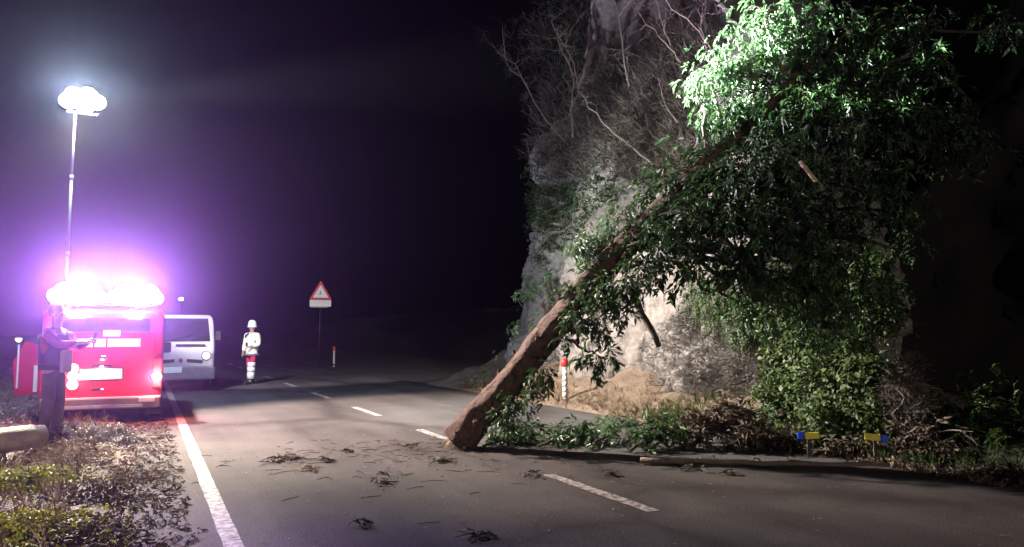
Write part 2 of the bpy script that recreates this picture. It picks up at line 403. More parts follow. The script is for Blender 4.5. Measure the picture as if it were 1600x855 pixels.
# ================================================================== THE SETTING
# ground sheet out to the horizon
mb = MB(); mb.add([(-600, -300, -.09), (600, -300, -.09), (600, 900, -.09), (-600, 900, -.09)], [(0, 1, 2, 3)])
tag(mb.build('ground', M_GROUND), kind='structure')
# road slab, 7.6 m wide
RX0, RX1 = -.05, 7.55
mb = MB(); ys = [-14, 0, 8, 16, 24, 40, 80, 160]
prof = [(RX0, -.08), (RX0+.02, -.012), (.6, 0), (3.8, .0), (7.2, 0), (RX1-.02, -.012), (RX1, -.08)]
rings = [[(x, y, z) for x, z in prof] for y in ys]
b = 0; mb.v = [p for r_ in rings for p in r_]; n = len(prof)
mb.f = [(i*n+k, i*n+k+1, (i+1)*n+k+1, (i+1)*n+k) for i in range(len(ys)-1) for k in range(n-1)]; mb.m = [0]*len(mb.f)
road = tag(mb.build('road', M_ASPH), kind='structure')
def strip(name, x, y0, y1, wd):
    r0 = random.Random(int(y0*10)); m_ = MB(); N = max(2, int((y1-y0)/.25)); L_ = []; R_ = []
    for i in range(N+1):
        y = y0+(y1-y0)*i/N
        L_.append((x-wd/2+r0.uniform(-.006, .006), y, .004)); R_.append((x+wd/2+r0.uniform(-.006, .006), y, .004))
    m_.add(L_+R_, [(i, N+1+i, N+2+i, i+1) for i in range(N)])
    return m_.build(name, M_PAINT, road)
strip('edge_line', .6, -6, 60, .13)
for y0 in (.95, 5.05, 9.1, 13.0, 17.1, 21.2, 25.3, 29.4, 33.5, 37.6): strip('lane_dash', 3.8, y0, y0+1.78, .13)
# left verge: uneven soil strewn with litter
def verge(u, v):
    h = .02 + .05*fbm(u*1.3, v*1.3, 3) + .02*fbm(u*6, v*6, 1)
    edge = max(0, min(1, (-u-.0)/.35)); rise = max(0, -u-2.4)
    return (u, v, -.05 + edge*(.07+h) + .28*rise**1.2 + (.05*fbm(u*.6, v*.6, 9) if rise > 0 else 0))
tag(grid_mesh('verge', verge, frange(-9, .02, .1), frange(1.5, 32, .12), M_SOIL), kind='structure')
# right verge and the foot of the cliff: dirt bank
def talus(u, v):
    t = max(0, min(1, (u-7.45)/2.6)); far = 1.0 - .6*max(0, min(1, (8-v)/2))
    h = .95*t**1.6 + (.12*fbm(u*1.1, v*.9, 5) + .045*fbm(u*4, v*4, 2))*min(1, t*5)
    return (u + .12*fbm(v*.7, 1, 1)*(1-t), v, -.06 + .07*min(1, t*12) + h*far)
tag(grid_mesh('roadside_bank', talus, frange(7.42, 10.4, .08), frange(6.2, 21, .1), M_TALUS), kind='structure')

def talus2(u, v):
    q = talus(u, v); k = min(1, max(0, u-9)/3); return (q[0], q[1], q[2] + .0 + .25*k)
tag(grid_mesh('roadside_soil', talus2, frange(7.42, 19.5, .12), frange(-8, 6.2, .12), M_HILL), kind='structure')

# cliff: a cut rock face along the road that turns away at Y = 18
def cpath(t):
    if t < 9.2:                                                  # near end of the spur: the face turns away
        a = min(1.0, (9.2-t)/1.7)*R(125); rr = .95
        nrm = Vector((-math.cos(a), -math.sin(a), 0)); p = Vector((9.15+rr, 9.2, 0)) + nrm*rr
        if t < 7.5: p += Vector((math.sin(a), -math.cos(a), 0))*(7.5-t)
        return p, nrm
    if t < 17.6: return Vector((9.15, t, 0)), Vector((-1, 0, 0))
    a = min(1.0, (t-17.6)/2.2)*R(100); rr = 1.26
    c = Vector((9.15+rr, 17.6, 0)); nrm = Vector((-math.cos(a), math.sin(a), 0))
    p = c + nrm*rr
    if t > 19.8: p += Vector((math.sin(a), math.cos(a), 0))*(t-19.8)
    return p, nrm
def lean(z): return .11*z + (0 if z < 6.3 else (z-6.3)*.62)
def S(t, z):
    p, nrm = cpath(t)
    d = .75*fbm(t*.28, z*.22, 11, 3) + .34*fbm(t*.9, z*.55, 4, 4) + .16*abs(fbm(t*2.3, z*1.5, 8, 4)) + .07*fbm(t*6, z*5, 2, 3)
    st = noise.cell(Vector((t*.8 + .5*fbm(t, z, 3), z*.7 + .4*fbm(z, t, 7), 5)))*.16
    q = p + nrm*(d + st - lean(z) + .05)
    return Vector((q.x, q.y, z))
grid_mesh('cliff', S, frange(-7, 24, .085), frange(-.1, 6.5, .075) + frange(6.6, 17, .14), M_ROCK)
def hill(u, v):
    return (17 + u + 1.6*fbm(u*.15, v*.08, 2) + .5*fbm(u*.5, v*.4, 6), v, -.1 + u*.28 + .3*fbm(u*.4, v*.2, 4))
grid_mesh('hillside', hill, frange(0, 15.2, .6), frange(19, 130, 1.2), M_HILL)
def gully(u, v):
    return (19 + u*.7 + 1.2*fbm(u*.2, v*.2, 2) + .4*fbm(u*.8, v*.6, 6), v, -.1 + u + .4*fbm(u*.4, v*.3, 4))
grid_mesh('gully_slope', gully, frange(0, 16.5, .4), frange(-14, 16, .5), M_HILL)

# ================================================================== LEANING TREE
B0 = Vector((3.64, 8.93, 0)); PD = Vector((4.9, -3.4, 0)).normalized(); PN = Vector((PD.y, -PD.x, 0))
def onplane(px, py, off=0.0):
    """the point where a line of sight crosses the upright plane the trunk leans in (moved off metres back)"""
    d = ray(px, py); t = (B0 - PN*0 - CAM).dot(PN)/d.dot(PN)
    return CAM + d*(t+off)
tree = empty('leaning_tree', B0)
tag(tree, 'big leafy tree leaning against the cliff with its thick trunk end on the asphalt', 'tree')
def under(o, root):
    o.parent = root; o.matrix_parent_inverse = Matrix.Translation(-root.location); return o
tp = [onplane(716, 692), onplane(760, 640), onplane(815, 575), onplane(875, 500), onplane(935, 430), onplane(995, 368), onplane(1060, 300), onplane(1130, 232), onplane(1205, 165), onplane(1270, 90)]
tr = [.215, .195, .185, .178, .168, .155, .135, .11, .085, .05]
pts = []; rad = []
for i in range(len(tp)-1):
    for k in range(6):
        t = k/6; pts.append(tp[i].lerp(tp[i+1], t) + Vector((rng.uniform(-1, 1), rng.uniform(-1, 1), rng.uniform(-1, 1)))*.008); rad.append(tr[i]*(1-t)+tr[i+1]*t)
pts.append(tp[-1]); rad.append(tr[-1])
mb = MB(); rings = []; NS = 40; fine = []
for i in range(len(pts)-1):
    for k in range(3): fine.append((pts[i].lerp(pts[i+1], k/3), rad[i]+(rad[i+1]-rad[i])*k/3))
fine.append((pts[-1], rad[-1])); ax0 = (tp[5]-tp[0]).normalized(); sa = ax0.cross(Vector((0, 0, 1))).normalized(); sb = sa.cross(ax0); run = 0.0
for i, (p, r_) in enumerate(fine):
    if i: run += (p-fine[i-1][0]).length
    ring = []
    for k in range(NS):
        an = 2*math.pi*k/NS; cx_, sy_ = math.cos(an), math.sin(an)
        rg = 1 + .16*fbm(cx_*1.1, sy_*1.1, run*1.3, 3) + .10*abs(fbm(cx_*5+run*.6, sy_*5, run*2.2, 3)) - .05 + .04*fbm(cx_*11, sy_*11, run*7, 2)
        rg += .16*max(0, 1-run/.35)*(1+.8*math.sin(an*5+1))*.5                      # flare and torn ridges at the butt
        q = p + (sa*cx_+sb*sy_)*(r_*rg); q.z = max(q.z, .012); ring.append(q)
    rings.append(ring)
mb.loft(rings, False, 0); b0 = len(mb.v); mb.v.append(tuple(fine[0][0]+ax0*.06)); mb.f += [(b0, (k+1) % NS, k) for k in range(NS)]; mb.m += [1]*NS
trunk = under(mb.build('trunk', [M_BARK, M_WOOD], None, True), tree)
# splintered butt end
mb = MB()
for k in range(26):
    a = rng.uniform(0, 6.28); t0 = (tp[1]-tp[0]).normalized(); x = t0.cross(Vector((0, 0, 1))).normalized(); y = x.cross(t0)
    p = tp[0] + (x*math.cos(a)+y*math.sin(a))*rng.uniform(.12, .21)
    q = p - t0*rng.uniform(.04, .16) + rdir(0, .03)*.03
    if q.z < .01: q.z = .01
    mb.tube([p+t0*.06, q], [.02, .004], 5)
under(mb.build('splintered_end', [M_WOOD]), tree)
# stubs of lopped twigs along the upper side
for i in range(11):
    t = (i+.5)/11*5.1; k = int(t); p = tp[k].lerp(tp[k+1], t-k); ax = (tp[k+1]-tp[k]).normalized()
    side = (Vector((0, 0, 1)) - ax*ax.z).normalized(); lat = ax.cross(side)
    ang = rng.choice((-.5, -.2, .1, .5, 1.2, 1.6)); d = side*math.cos(ang) + lat*math.sin(ang)*(1 if lat.dot(CAM-p) > 0 else -1)
    r_ = tr[k]*.98
    m_ = MB(); m_.tube([p+d*r_, p+d*(r_+.02)+ax*.01, p+d*(r_+rng.uniform(.05, .085))+ax*.035], [.032, .026, .02], 8, True, 0, .2, 1)
    under(m_.build('branch_stub', [M_BARK, M_WOOD]), tree)
# clumps of foliage: pixel, radius in pixels, metres behind the trunk plane, floodlit?
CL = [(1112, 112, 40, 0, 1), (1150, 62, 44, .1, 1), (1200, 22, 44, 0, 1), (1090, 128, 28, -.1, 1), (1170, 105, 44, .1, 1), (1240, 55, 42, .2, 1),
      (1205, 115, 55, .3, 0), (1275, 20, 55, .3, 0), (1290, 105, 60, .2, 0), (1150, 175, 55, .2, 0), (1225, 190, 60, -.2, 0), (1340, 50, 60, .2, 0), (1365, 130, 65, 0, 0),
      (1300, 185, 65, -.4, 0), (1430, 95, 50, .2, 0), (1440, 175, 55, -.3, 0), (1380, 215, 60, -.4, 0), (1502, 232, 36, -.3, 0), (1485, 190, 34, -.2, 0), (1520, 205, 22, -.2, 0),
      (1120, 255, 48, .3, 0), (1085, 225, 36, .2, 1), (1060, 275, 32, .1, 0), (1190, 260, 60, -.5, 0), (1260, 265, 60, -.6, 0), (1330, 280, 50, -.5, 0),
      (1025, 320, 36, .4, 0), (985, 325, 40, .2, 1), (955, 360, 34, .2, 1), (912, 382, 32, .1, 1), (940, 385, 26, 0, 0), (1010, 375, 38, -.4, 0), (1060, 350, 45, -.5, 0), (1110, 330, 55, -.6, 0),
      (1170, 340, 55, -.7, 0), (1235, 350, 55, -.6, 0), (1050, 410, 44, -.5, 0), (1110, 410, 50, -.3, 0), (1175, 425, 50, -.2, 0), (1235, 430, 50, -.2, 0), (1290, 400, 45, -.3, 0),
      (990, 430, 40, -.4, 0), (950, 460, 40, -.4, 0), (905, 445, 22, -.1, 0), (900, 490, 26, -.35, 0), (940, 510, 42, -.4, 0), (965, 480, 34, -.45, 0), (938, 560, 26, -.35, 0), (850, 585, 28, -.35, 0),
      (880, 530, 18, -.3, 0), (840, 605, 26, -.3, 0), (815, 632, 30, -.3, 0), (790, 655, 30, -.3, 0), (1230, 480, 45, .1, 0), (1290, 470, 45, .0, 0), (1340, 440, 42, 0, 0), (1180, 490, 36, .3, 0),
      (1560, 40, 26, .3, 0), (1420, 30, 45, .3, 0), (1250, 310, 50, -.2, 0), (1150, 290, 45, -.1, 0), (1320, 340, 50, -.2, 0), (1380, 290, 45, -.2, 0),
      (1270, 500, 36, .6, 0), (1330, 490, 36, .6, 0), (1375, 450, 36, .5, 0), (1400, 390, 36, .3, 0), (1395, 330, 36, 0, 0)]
dark = []; lit_sprays = []
def trunk_near(p):
    best = None
    for i, q in enumerate(pts):
        if q.z > p.z + .6 and p.z > 2.2: continue
        d = (q-p).length
        if best is None or d < best[0]: best = (d, i)
    return best[1] if best else len(pts)//2
for (px, py, rp, off, fr) in CL:
    c = onplane(px, py, off); r_ = rp/FPX*(c-CAM).length
    i = max(4, trunk_near(c) - (4 if c.z > 2 else 0)); m_ = MB()
    path = wob(pts[i], c, 6, .06, -.08 if c.z > 2.5 else .05)
    L_ = (c-pts[i]).length
    r0 = min(rad[i]*.6, .018+.016*L_)
    m_.tube(path, [r0*(1-.13*k) for k in range(7)], 7, True, 0, .15)
    low = py > 470 and px < 1000
    n_ = int(30 + 3400*r_*r_*.16) if r_ > .2 else 30
    if low: r_ *= .72; n_ = int(n_*.6)
    n_ = int(n_*rng.uniform(.35, 1.3))
    tips = []
    for k in range(7): tips += twiggy(m_, path[rng.randint(3, 6)], rdir(-.1), r_*rng.uniform(.6, 1.1), .008, 1, 3)
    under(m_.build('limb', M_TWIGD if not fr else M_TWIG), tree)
    for k in range(n_):
        if k % 3 == 0 and tips: p = rng.choice(tips) + rdir()*.06
        else:
            v = rdir(); p = c + Vector((v.x, v.y, v.z*1.1))*r_*(rng.random()**.45)*1.08
        out = (p-c)*1.2 + rdir()*.5*r_ - Vector((0, 0, .55*r_)) + Vector((-.25*r_, .2*r_, 0))
        (lit_sprays if fr else dark).append((p, out, rng.uniform(-.8, .8), rng.uniform(.4, 1.15)))
# largest sprays in view become parts of their own, the rest is one joined crown
leaf_meshes = {}
for key, m_ in (('a', M_LEAF), ('b', M_LEAFL)):
    for k in range(5):
        v, f = TPL['tree'][k]; me = bpy.data.meshes.new('leaf_spray'); me.from_pydata([tuple(q) for q in v], [], f); me.materials.append(m_); leaf_meshes[key, k] = me
rng.shuffle(lit_sprays); rng.shuffle(dark)
def px_of(p):
    d = Vector(p)-CAM; z = d.dot(_f); return 800+FPX*d.dot(_r)/z, 427.5-FPX*d.dot(_u)/z
nearlit = [q for q in dark if px_of(q[0])[0] < 1130]
for key, lst, n_ in (('b', lit_sprays, 190), ('a', nearlit, 110)):
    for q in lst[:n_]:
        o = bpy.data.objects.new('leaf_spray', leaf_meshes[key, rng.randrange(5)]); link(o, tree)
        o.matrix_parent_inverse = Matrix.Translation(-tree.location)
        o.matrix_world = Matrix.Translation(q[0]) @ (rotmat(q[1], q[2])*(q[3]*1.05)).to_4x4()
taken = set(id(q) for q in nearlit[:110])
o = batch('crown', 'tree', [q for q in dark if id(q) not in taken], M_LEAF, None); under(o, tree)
o = batch('crown', 'tree', lit_sprays[190:], M_LEAFL, None); under(o, tree)
# bare stub of a broken limb poking out under the crown, and a pale one in the crown
m_ = MB(); m_.tube(wob(onplane(985, 455, .2), onplane(1030, 542, .1), 5, .02), [.05, .048, .045, .042, .04, .036], 8, True, 0, .15); under(m_.build('broken_limb', M_TWIGD, None, True), tree)
m_ = MB(); m_.tube(wob(onplane(1250, 252, -1.0), onplane(1283, 291, -1.05), 4, .02), [.024, .026, .024, .022, .012], 7, True, 0, .1); under(m_.build('broken_limb', M_WOOD, None, True), tree)

# ================================================================== GROWTH ON THE CLIFF
def on_cliff(px, py, out=.05):
    d = ray(px, py); lo = None; t = 6.0
    while t < 34:
        p = CAM + d*t
        s_ = S(p.y, max(0, p.z)) if p.y < 19.6 else None
        if s_ is not None and p.x >= s_.x: break
        t += .1
    p = CAM + d*t
    return Vector((p.x-out, p.y, p.z))
def patch(blobs, per, zb=-.3, thick=.14, sc_=(.7, 1.2)):
    it = []
    for (px, py, rx, ry, dn) in blobs:
        for k in range(int(per*dn)):
            a = rng.uniform(0, 6.28); q = math.sqrt(rng.random())*1.1
            p = on_cliff(px+rx*q*math.cos(a)*rng.uniform(.8, 1.2), py+ry*q*math.sin(a), rng.uniform(.0, thick))
            it.append((p, Vector((-.7, rng.uniform(-.6, .6), zb + rng.uniform(-.5, .5))), rng.uniform(-1, 1), rng.uniform(*sc_)))
    return it
ivy = empty('ivy', on_cliff(880, 330)); tag(ivy, 'dark ivy patches creeping over the far lit edge of the cliff', 'ivy')
under(batch('foliage', 'ivy', patch([(862, 320, 34, 30, 1.2), (890, 350, 40, 40, 1), (850, 360, 20, 50, .6), (930, 300, 40, 25, .7), (905, 270, 40, 30, .5), (858, 265, 30, 50, .7)], 330, -.4, .2), M_IVY), ivy)
m_ = MB()
for k in range(9):
    p = on_cliff(rng.uniform(845, 930), rng.uniform(300, 400), .04); twiggy(m_, p, Vector((-.3, rng.uniform(-.5, .5), -1)), rng.uniform(.5, 1), .012, 1, 3)
tag(under(m_.build('stem', M_TWIG), ivy), kind='stuff')
hang = empty('hanging_creeper', on_cliff(1250, 560)); tag(hang, 'dim green creeper hanging on the cliff between the tree crown and the grey dead growth', 'creeper')
under(batch('foliage', 'frond', patch([(1140, 450, 60, 40, 1), (1210, 480, 50, 50, 1.1), (1170, 505, 40, 30, .5), (1120, 480, 40, 30, .4), (1260, 430, 60, 50, 1)], 300, -.8, .3), M_IVY), hang)
m_ = MB()
for k in range(8):
    p = on_cliff(rng.uniform(1110, 1240), rng.uniform(430, 500), .06); twiggy(m_, p, Vector((-.2, rng.uniform(-.4, .4), -1)), rng.uniform(.4, .8), .01, 1, 3)
tag(under(m_.build('stem', M_TWIGD), hang), kind='stuff')
o = batch('dead_growth', 'twig', patch([(1130, 550, 75, 60, 2.2), (1060, 560, 50, 60, .8), (1180, 590, 50, 50, 1.2), (1100, 610, 70, 30, 1), (1190, 520, 36, 50, .8)], 230, .1, .12), M_GREYTW)
tag(o, 'grey dead stalks matted over the pale rock face beside the shrub', 'dead growth', kind='stuff')
o = batch('hill_scrub', 'twig', patch([(960, 60, 120, 70, 2.2), (1010, 150, 80, 80, 1.6), (900, 200, 60, 80, 1), (1060, 200, 50, 80, .8), (1020, 240, 60, 50, .6), (1050, 60, 70, 60, 1.2), (940, 150, 70, 60, .8)], 520, .5, .4, (1, 2.2)), M_GREYTW)
o.data.materials[0] = M_SCRUB
tag(o, 'dry brownish scrub covering the slope above the cliff left of the crown', 'scrub', kind='stuff')
o = batch('slope_greenery', 'ivy', patch([(925, 60, 60, 60, 1), (950, 95, 50, 40, .8), (880, 60, 40, 50, .5), (1010, 20, 60, 30, .5), (960, 40, 50, 60, 1.2)], 330, .2, .5, (.8, 1.6)), M_IVY)
tag(o, 'dark green undergrowth among the bare branches at the top of the slope', 'undergrowth', kind='stuff')

# leafy shrub at the cliff foot
shr = empty('green_shrub', G(1300, 700)); tag(shr, 'bushy green shrub with drooping fronds at the cliff foot behind the yellow and blue reflectors', 'shrub')
it = []; m_ = MB()
for (px, py, rp, X) in ((1225, 560, 40, 8.7), (1270, 530, 50, 8.7), (1330, 540, 46, 8.8), (1220, 620, 46, 8.4), (1280, 600, 56, 8.35), (1345, 600, 48, 8.5), (1230, 665, 40, 8.2), (1300, 655, 50, 8.1), (1360, 650, 40, 8.3), (1375, 590, 34, 8.7), (1255, 480, 44, 8.6), (1320, 470, 44, 8.7), (1395, 660, 26, 8.4), (1210, 500, 34, 8.8), (1375, 480, 34, 8.6), (1290, 430, 36, 8.5), (1360, 420, 30, 8.5)):
    c = atX(px, py, X); r_ = rp/FPX*(c-CAM).length
    twiggy(m_, (c.x+.15, c.y+rng.uniform(-.2, .2), max(.15, c.z-.9)), (c - Vector((c.x+.15, c.y, max(.15, c.z-.9)))), max(.4, c.z*.45), .016, 1, 4)
    for k in range(rng.randint(110, 230)):
        v = rdir(); p = c + Vector((v.x, v.y, v.z*1.35 - .1))*r_*(rng.random()**.4)*.86
        if p.z < .1: p.z = .1 + rng.random()*.1
        it.append((p, (p-c)*.6+Vector((-.12, 0, -.4*rng.random()-.1)) + rdir()*.12, rng.uniform(-.6, .6), rng.uniform(.6, 1.5)))
under(batch('foliage', 'frond', it[::3], M_FERN), shr); under(batch('foliage', 'ivy', [(q[0], q[1], q[2], q[3]*1.25) for q in it], M_FERN), shr); tag(under(m_.build('stem', M_TWIGD), shr), kind='stuff')
# pale dry bush at its right
pb = empty('pale_bush', G(1415, 705)); tag(pb, 'small pale grey bush standing right of the green shrub near the dark end', 'bush')
it = []; m_ = MB()
for (px, py, rp) in ((1412, 600, 24), (1420, 640, 24), (1400, 625, 18), (1425, 570, 16), (1410, 670, 22)):
    c = atX(px, py, 8.35); r_ = rp/FPX*(c-CAM).length
    twiggy(m_, (c.x, c.y, .2), (0, 0, 1), max(.3, c.z-.2), .012, 1, 4)
    for k in range(60): it.append((c + rdir()*r_*(rng.random()**.5), rdir(.3), rng.uniform(-1, 1), rng.uniform(.6, 1.1)))
under(batch('foliage', 'twig', it, M_SCRUB), pb); under(batch('foliage', 'ivy', [(q[0], q[1], q[2], q[3]*.8) for q in it[::3]], M_SCRUB), pb); tag(under(m_.build('stem', M_TWIG), pb), kind='stuff')

# bare shrubs and saplings above the cliff
def bare(label, lines, X, r, twl, group='bare saplings on the slope', depth=1):
    r *= .65
    pts0 = [atX(*lines[0][0], X)]
    root = empty('bare_sapling', pts0[0]); tag(root, label, 'sapling', group)
    for j, ln in enumerate(lines):
        m_ = MB(); P_ = []
        for q in range(len(ln)-1):
            a = atX(*ln[q], X - .08*q); b_ = atX(*ln[q+1], X - .08*(q+1))
            P_ += wob(a, b_, 4, .035)[:-1]
        P_.append(b_)
        m_.tube(P_, [r*(1-.75*k/len(P_)) for k in range(len(P_))], 6, True, 0, .2)
        for k in range(int(len(P_)*1.3)):
            i = rng.randint(1, len(P_)-1); twiggy(m_, P_[i], (P_[i]-P_[i-1]).normalized()*.6 + rdir(.2, .6), twl*rng.uniform(.4, 1.1), r*.3, depth, 3)
        under(m_.build('stem' if j == 0 else 'side_branch', M_TWIG), root)
bare('forked bare sapling at the left edge of the slope, arching to the upper left', [[(1020, 258), (985, 228), (940, 190), (905, 145), (897, 100), (870, 45)], [(895, 215), (893, 165), (897, 120)], [(897, 118), (878, 80), (862, 35)]], 9.3, .035, .9)
bare('thin bare sapling leaning out into the dark left of the forked one', [[(882, 220), (845, 175), (822, 135), (805, 100), (760, 62)], [(830, 150), (790, 95), (785, 40)]], 9.6, .025, 1.0)
bare('upright bare sapling stem in the middle of the slope', [[(984, 135), (974, 80), (966, 20), (945, -30)], [(968, 25), (990, -5), (1010, -30)]], 9.2, .03, .8)
bare('pale bare sapling just left of the bright leaves', [[(1065, 98), (1040, 68), (1003, 27), (985, -10)], [(1050, 78), (1030, 20), (1020, -20)]], 9.0, .022, .6)
bare('long curved bare branch sapling above the bright leaves', [[(1112, 78), (1085, 42), (1042, 2), (1020, -25)], [(1117, 112), (1110, 90), (1095, 45), (1098, 10)]], 8.0, .024, .5)
bare('short curved bare sapling below the bright leaves', [[(1060, 192), (1040, 165), (1030, 130)]], 8.8, .02, .35)

# dry grass on the bank
it = []
for k in range(1000):
    y = rng.uniform(7, 19); x = 7.55 + abs(rng.gauss(0, .75)); q = talus(x, y)
    if x > 9.6: continue
    it.append((Vector(q), Vector((rng.uniform(-.6, .3), rng.uniform(-.6, .6), .9)), rng.uniform(-3, 3), rng.uniform(.35, .95)))
tag(batch('dry_grass', 'blade', it, M_STRAW), 'tufts of straw coloured grass on the bank at the cliff foot', 'grass', kind='stuff')
it = []
for k in range(420):
    y = rng.choice((rng.gauss(10.1, .35), rng.uniform(4, 8))); x = 7.6 + abs(rng.gauss(.3, .45)); q = talus(x, y)
    it.append((Vector(q), Vector((rng.uniform(-.6, .3), rng.uniform(-.6, .6), .9)), rng.uniform(-3, 3), rng.uniform(.5, 1.0)))
tag(batch('green_grass', 'blade', it, M_FERN), 'green grass tufts along the right road edge', 'grass', kind='stuff')
it = []
for k in range(900):
    y = rng.uniform(2.5, 6.5); x = 7.35 + abs(rng.gauss(.1, .5)); q = talus(max(x, 7.45), y)
    it.append((Vector((x, y, max(q[2], .012))), rdir(.1), rng.uniform(-3, 3), rng.uniform(.3, .8)))
tag(batch('edge_litter', 'ivy', it, M_DRY), 'dry leaf litter along the road edge at the far right', 'leaf litter', kind='stuff')

it = []
for k in range(1500):
    x = 8.6 + abs(rng.gauss(0, 1.7)); y = rng.uniform(-1, 6.6); z = .1 + rng.random()**1.5*min(1.0, .25+(x-8.6)*.45)
    it.append((Vector((x, y, z)), rdir(.3), rng.uniform(-1, 1), rng.uniform(1.0, 2.0)))
tag(batch('dark_undergrowth', 'frond', it, M_IVY), 'dark low undergrowth filling the gully mouth at the right frame edge', 'undergrowth', kind='stuff')

# ================================================================== BROKEN BRANCHES AT THE TREE'S FOOT
def lying_branch(label, p0, p1, lift, r, n, mt, spread, kind='tree', tw=M_TWIGD, dz=.12, group='broken branches lying across the road'):
    p0 = Vector(p0); p1 = Vector(p1); root = empty('broken_branch', p0); tag(root, label, 'branch', group)
    m_ = MB(); P_ = wob(p0, p1, 8, .03)
    for k, p in enumerate(P_): p.z = r + lift*math.sin(math.pi*k/8)
    m_.tube(P_, [r*(1-.08*k) for k in range(9)], 8, True, 0, .15)
    tips = []
    for k in range(9):
        i = rng.randint(1, 8); d = (P_[i]-P_[i-1]).normalized() + rdir(.25, .7); d.z = abs(d.z)*.6
        tips += twiggy(m_, P_[i], d, spread*rng.uniform(.8, 1.5), r*.4, 1, 3)
    for q in range(len(m_.v)):
        v = m_.v[q]
        if v[2] < .006: m_.v[q] = (v[0], v[1], .006)
    under(m_.build('stem', tw, None, True), root); it = []
    for k in range(n):
        p = P_[rng.randint(0, 8)].lerp(rng.choice(tips), rng.random()) + Vector((rng.gauss(0, spread*.35), rng.gauss(0, spread*.3), abs(rng.gauss(0, dz))))
        p.z = max(p.z, .05)
        d = rdir(0); d.z = abs(d.z)*.5
        it.append((p, d, rng.uniform(-.9, .9), rng.uniform(.6, 1.1)))
    o = batch('foliage', kind, it, mt); 
    vs = np.empty(len(o.data.vertices)*3, np.float32); o.data.vertices.foreach_get('co', vs); vs = vs.reshape(-1, 3); vs[:, 2] = np.maximum(vs[:, 2], .008 + .01*NR.random(len(vs))); o.data.vertices.foreach_set('co', vs.ravel())
    under(o, root)
lying_branch('leafy broken branch lying right against the cut trunk end', G(755, 700), G(835, 690), .06, .02, 90, M_LEAF, .18, dz=.06)
lying_branch('green broken branch on the road, second from the trunk end', G(840, 700), G(930, 690), .07, .02, 80, M_LEAF, .2, dz=.05)
lying_branch('broken branch arching over the pale asphalt with brighter green leaves', G(925, 705), G(1000, 668), .12, .02, 60, M_LEAFL, .17, dz=.05)
lying_branch('leafy broken branch lying below the straw bank', G(985, 708), G(1075, 695), .12, .025, 110, M_LEAF, .26, dz=.07)
lying_branch('brown withered broken branch heaped in front of the grey rock', G(1070, 705), G(1190, 690), .22, .03, 260, M_DRYD, .3, 'tree', M_TWIGD, .12)
lying_branch('dark broken branch lying left of the first yellow reflector', G(1150, 708), G(1250, 702), .12, .025, 170, M_DRYD, .24, dz=.07)
lying_branch('dark withered branch between the two yellow reflectors', G(1270, 712), G(1370, 712), .07, .022, 130, M_DRYD, .18, 'tree', dz=.04)
lying_branch('dark withered branch at the right end of the debris', G(1380, 718), G(1470, 722), .1, .022, 150, M_DRYD, .24, 'tree', dz=.06)
# a bare pole lying along the debris
root = empty('fallen_pole', G(1010, 720)); tag(root, 'long bare grey fallen stem lying along the front of the debris', 'fallen stem')
m_ = MB(); P_ = wob(G(1000, 719, .05), G(1390, 727, .05), 12, .004); m_.tube(P_, [.034-.001*k for k in range(13)], 9, True, 0, .35, 1)
under(m_.build('stem', [M_TWIG, M_WOOD], None, True), root)
m_ = MB()
for k in range(5): twiggy(m_, P_[rng.randint(2, 11)], Vector((rng.uniform(-.5, .5), .3, .5)), .35, .01, 1, 2)
tag(under(m_.build('twig', M_TWIG), root), kind='stuff')
# small tufts of broken twigs and leaves on the carriageway
for (px, py, s_, lab) in ((600, 755, 1.0, 'dark leaf tuft lying alone on the asphalt left of the near lane dash'), (455, 718, 1.6, 'reddish heap of broken twigs on the left lane'), (752, 840, 1.1, 'small leaf tuft at the bottom edge of the road'),
                          (545, 707, .9, 'thin broken twig on the left lane below the far lane dash'), (828, 745, .8, 'leaf tuft just left of the near lane dash'), (955, 744, .7, 'leaf scrap above the near lane dash'), (1080, 735, .8, 'leaf scrap near the fallen stem'), (690, 723, 1.2, 'scattered bark bits beside the cut trunk end'), (560, 822, .5, 'tiny leaf tuft low on the left lane'), (480, 735, 1.0, 'pale split twig beside the reddish twig heap'), (430, 722, 1.2, 'thin brown twigs left of the reddish twig heap'), (510, 722, 1.1, 'brown twig scraps right of the reddish twig heap'), (640, 700, 1.0, 'bark scraps on the asphalt left of the cut trunk end'), (1140, 742, .8, 'small dark leaf scrap right of the near lane dash')):
    s_ *= .6; g = G(px, py); root = empty('twig_tuft', g); tag(root, lab, 'twigs', 'twig tufts on the road'); m_ = MB()
    for k in range(int(6*s_)+2):
        a = rng.uniform(0, 6.28); L_ = rng.uniform(.06, .2)*s_; c = g + Vector((rng.gauss(0, .07*s_), rng.gauss(0, .07*s_), .012)); e = Vector((math.cos(a), math.sin(a)*.6, 0))*L_
        m_.tube([c-e, c+Vector((0, 0, rng.random()*.04)), c+e], [.006, .007, .003], 5)
    tag(under(m_.build('twig', M_TWIGD if 'pale' not in lab else M_WOOD), root), kind='stuff')
    it = [(g + Vector((rng.gauss(0, .07*s_), rng.gauss(0, .07*s_), .02+abs(rng.gauss(0, .02)))), Vector((rng.uniform(-1, 1), rng.uniform(-1, 1), .15)), rng.uniform(-.3, .3), rng.uniform(.35, .7)) for k in range(int(7*s_)+2)]
    o = batch('leaf', 'tree', it, M_DRY if 'reddish' in lab or 'bark' in lab else M_DRYD)
    vs = np.empty(len(o.data.vertices)*3, np.float32); o.data.vertices.foreach_get('co', vs); vs = vs.reshape(-1, 3); vs[:, 2] = np.maximum(vs[:, 2], .008 + .01*NR.random(len(vs))); o.data.vertices.foreach_set('co', vs.ravel())
    under(o, root)
it = []
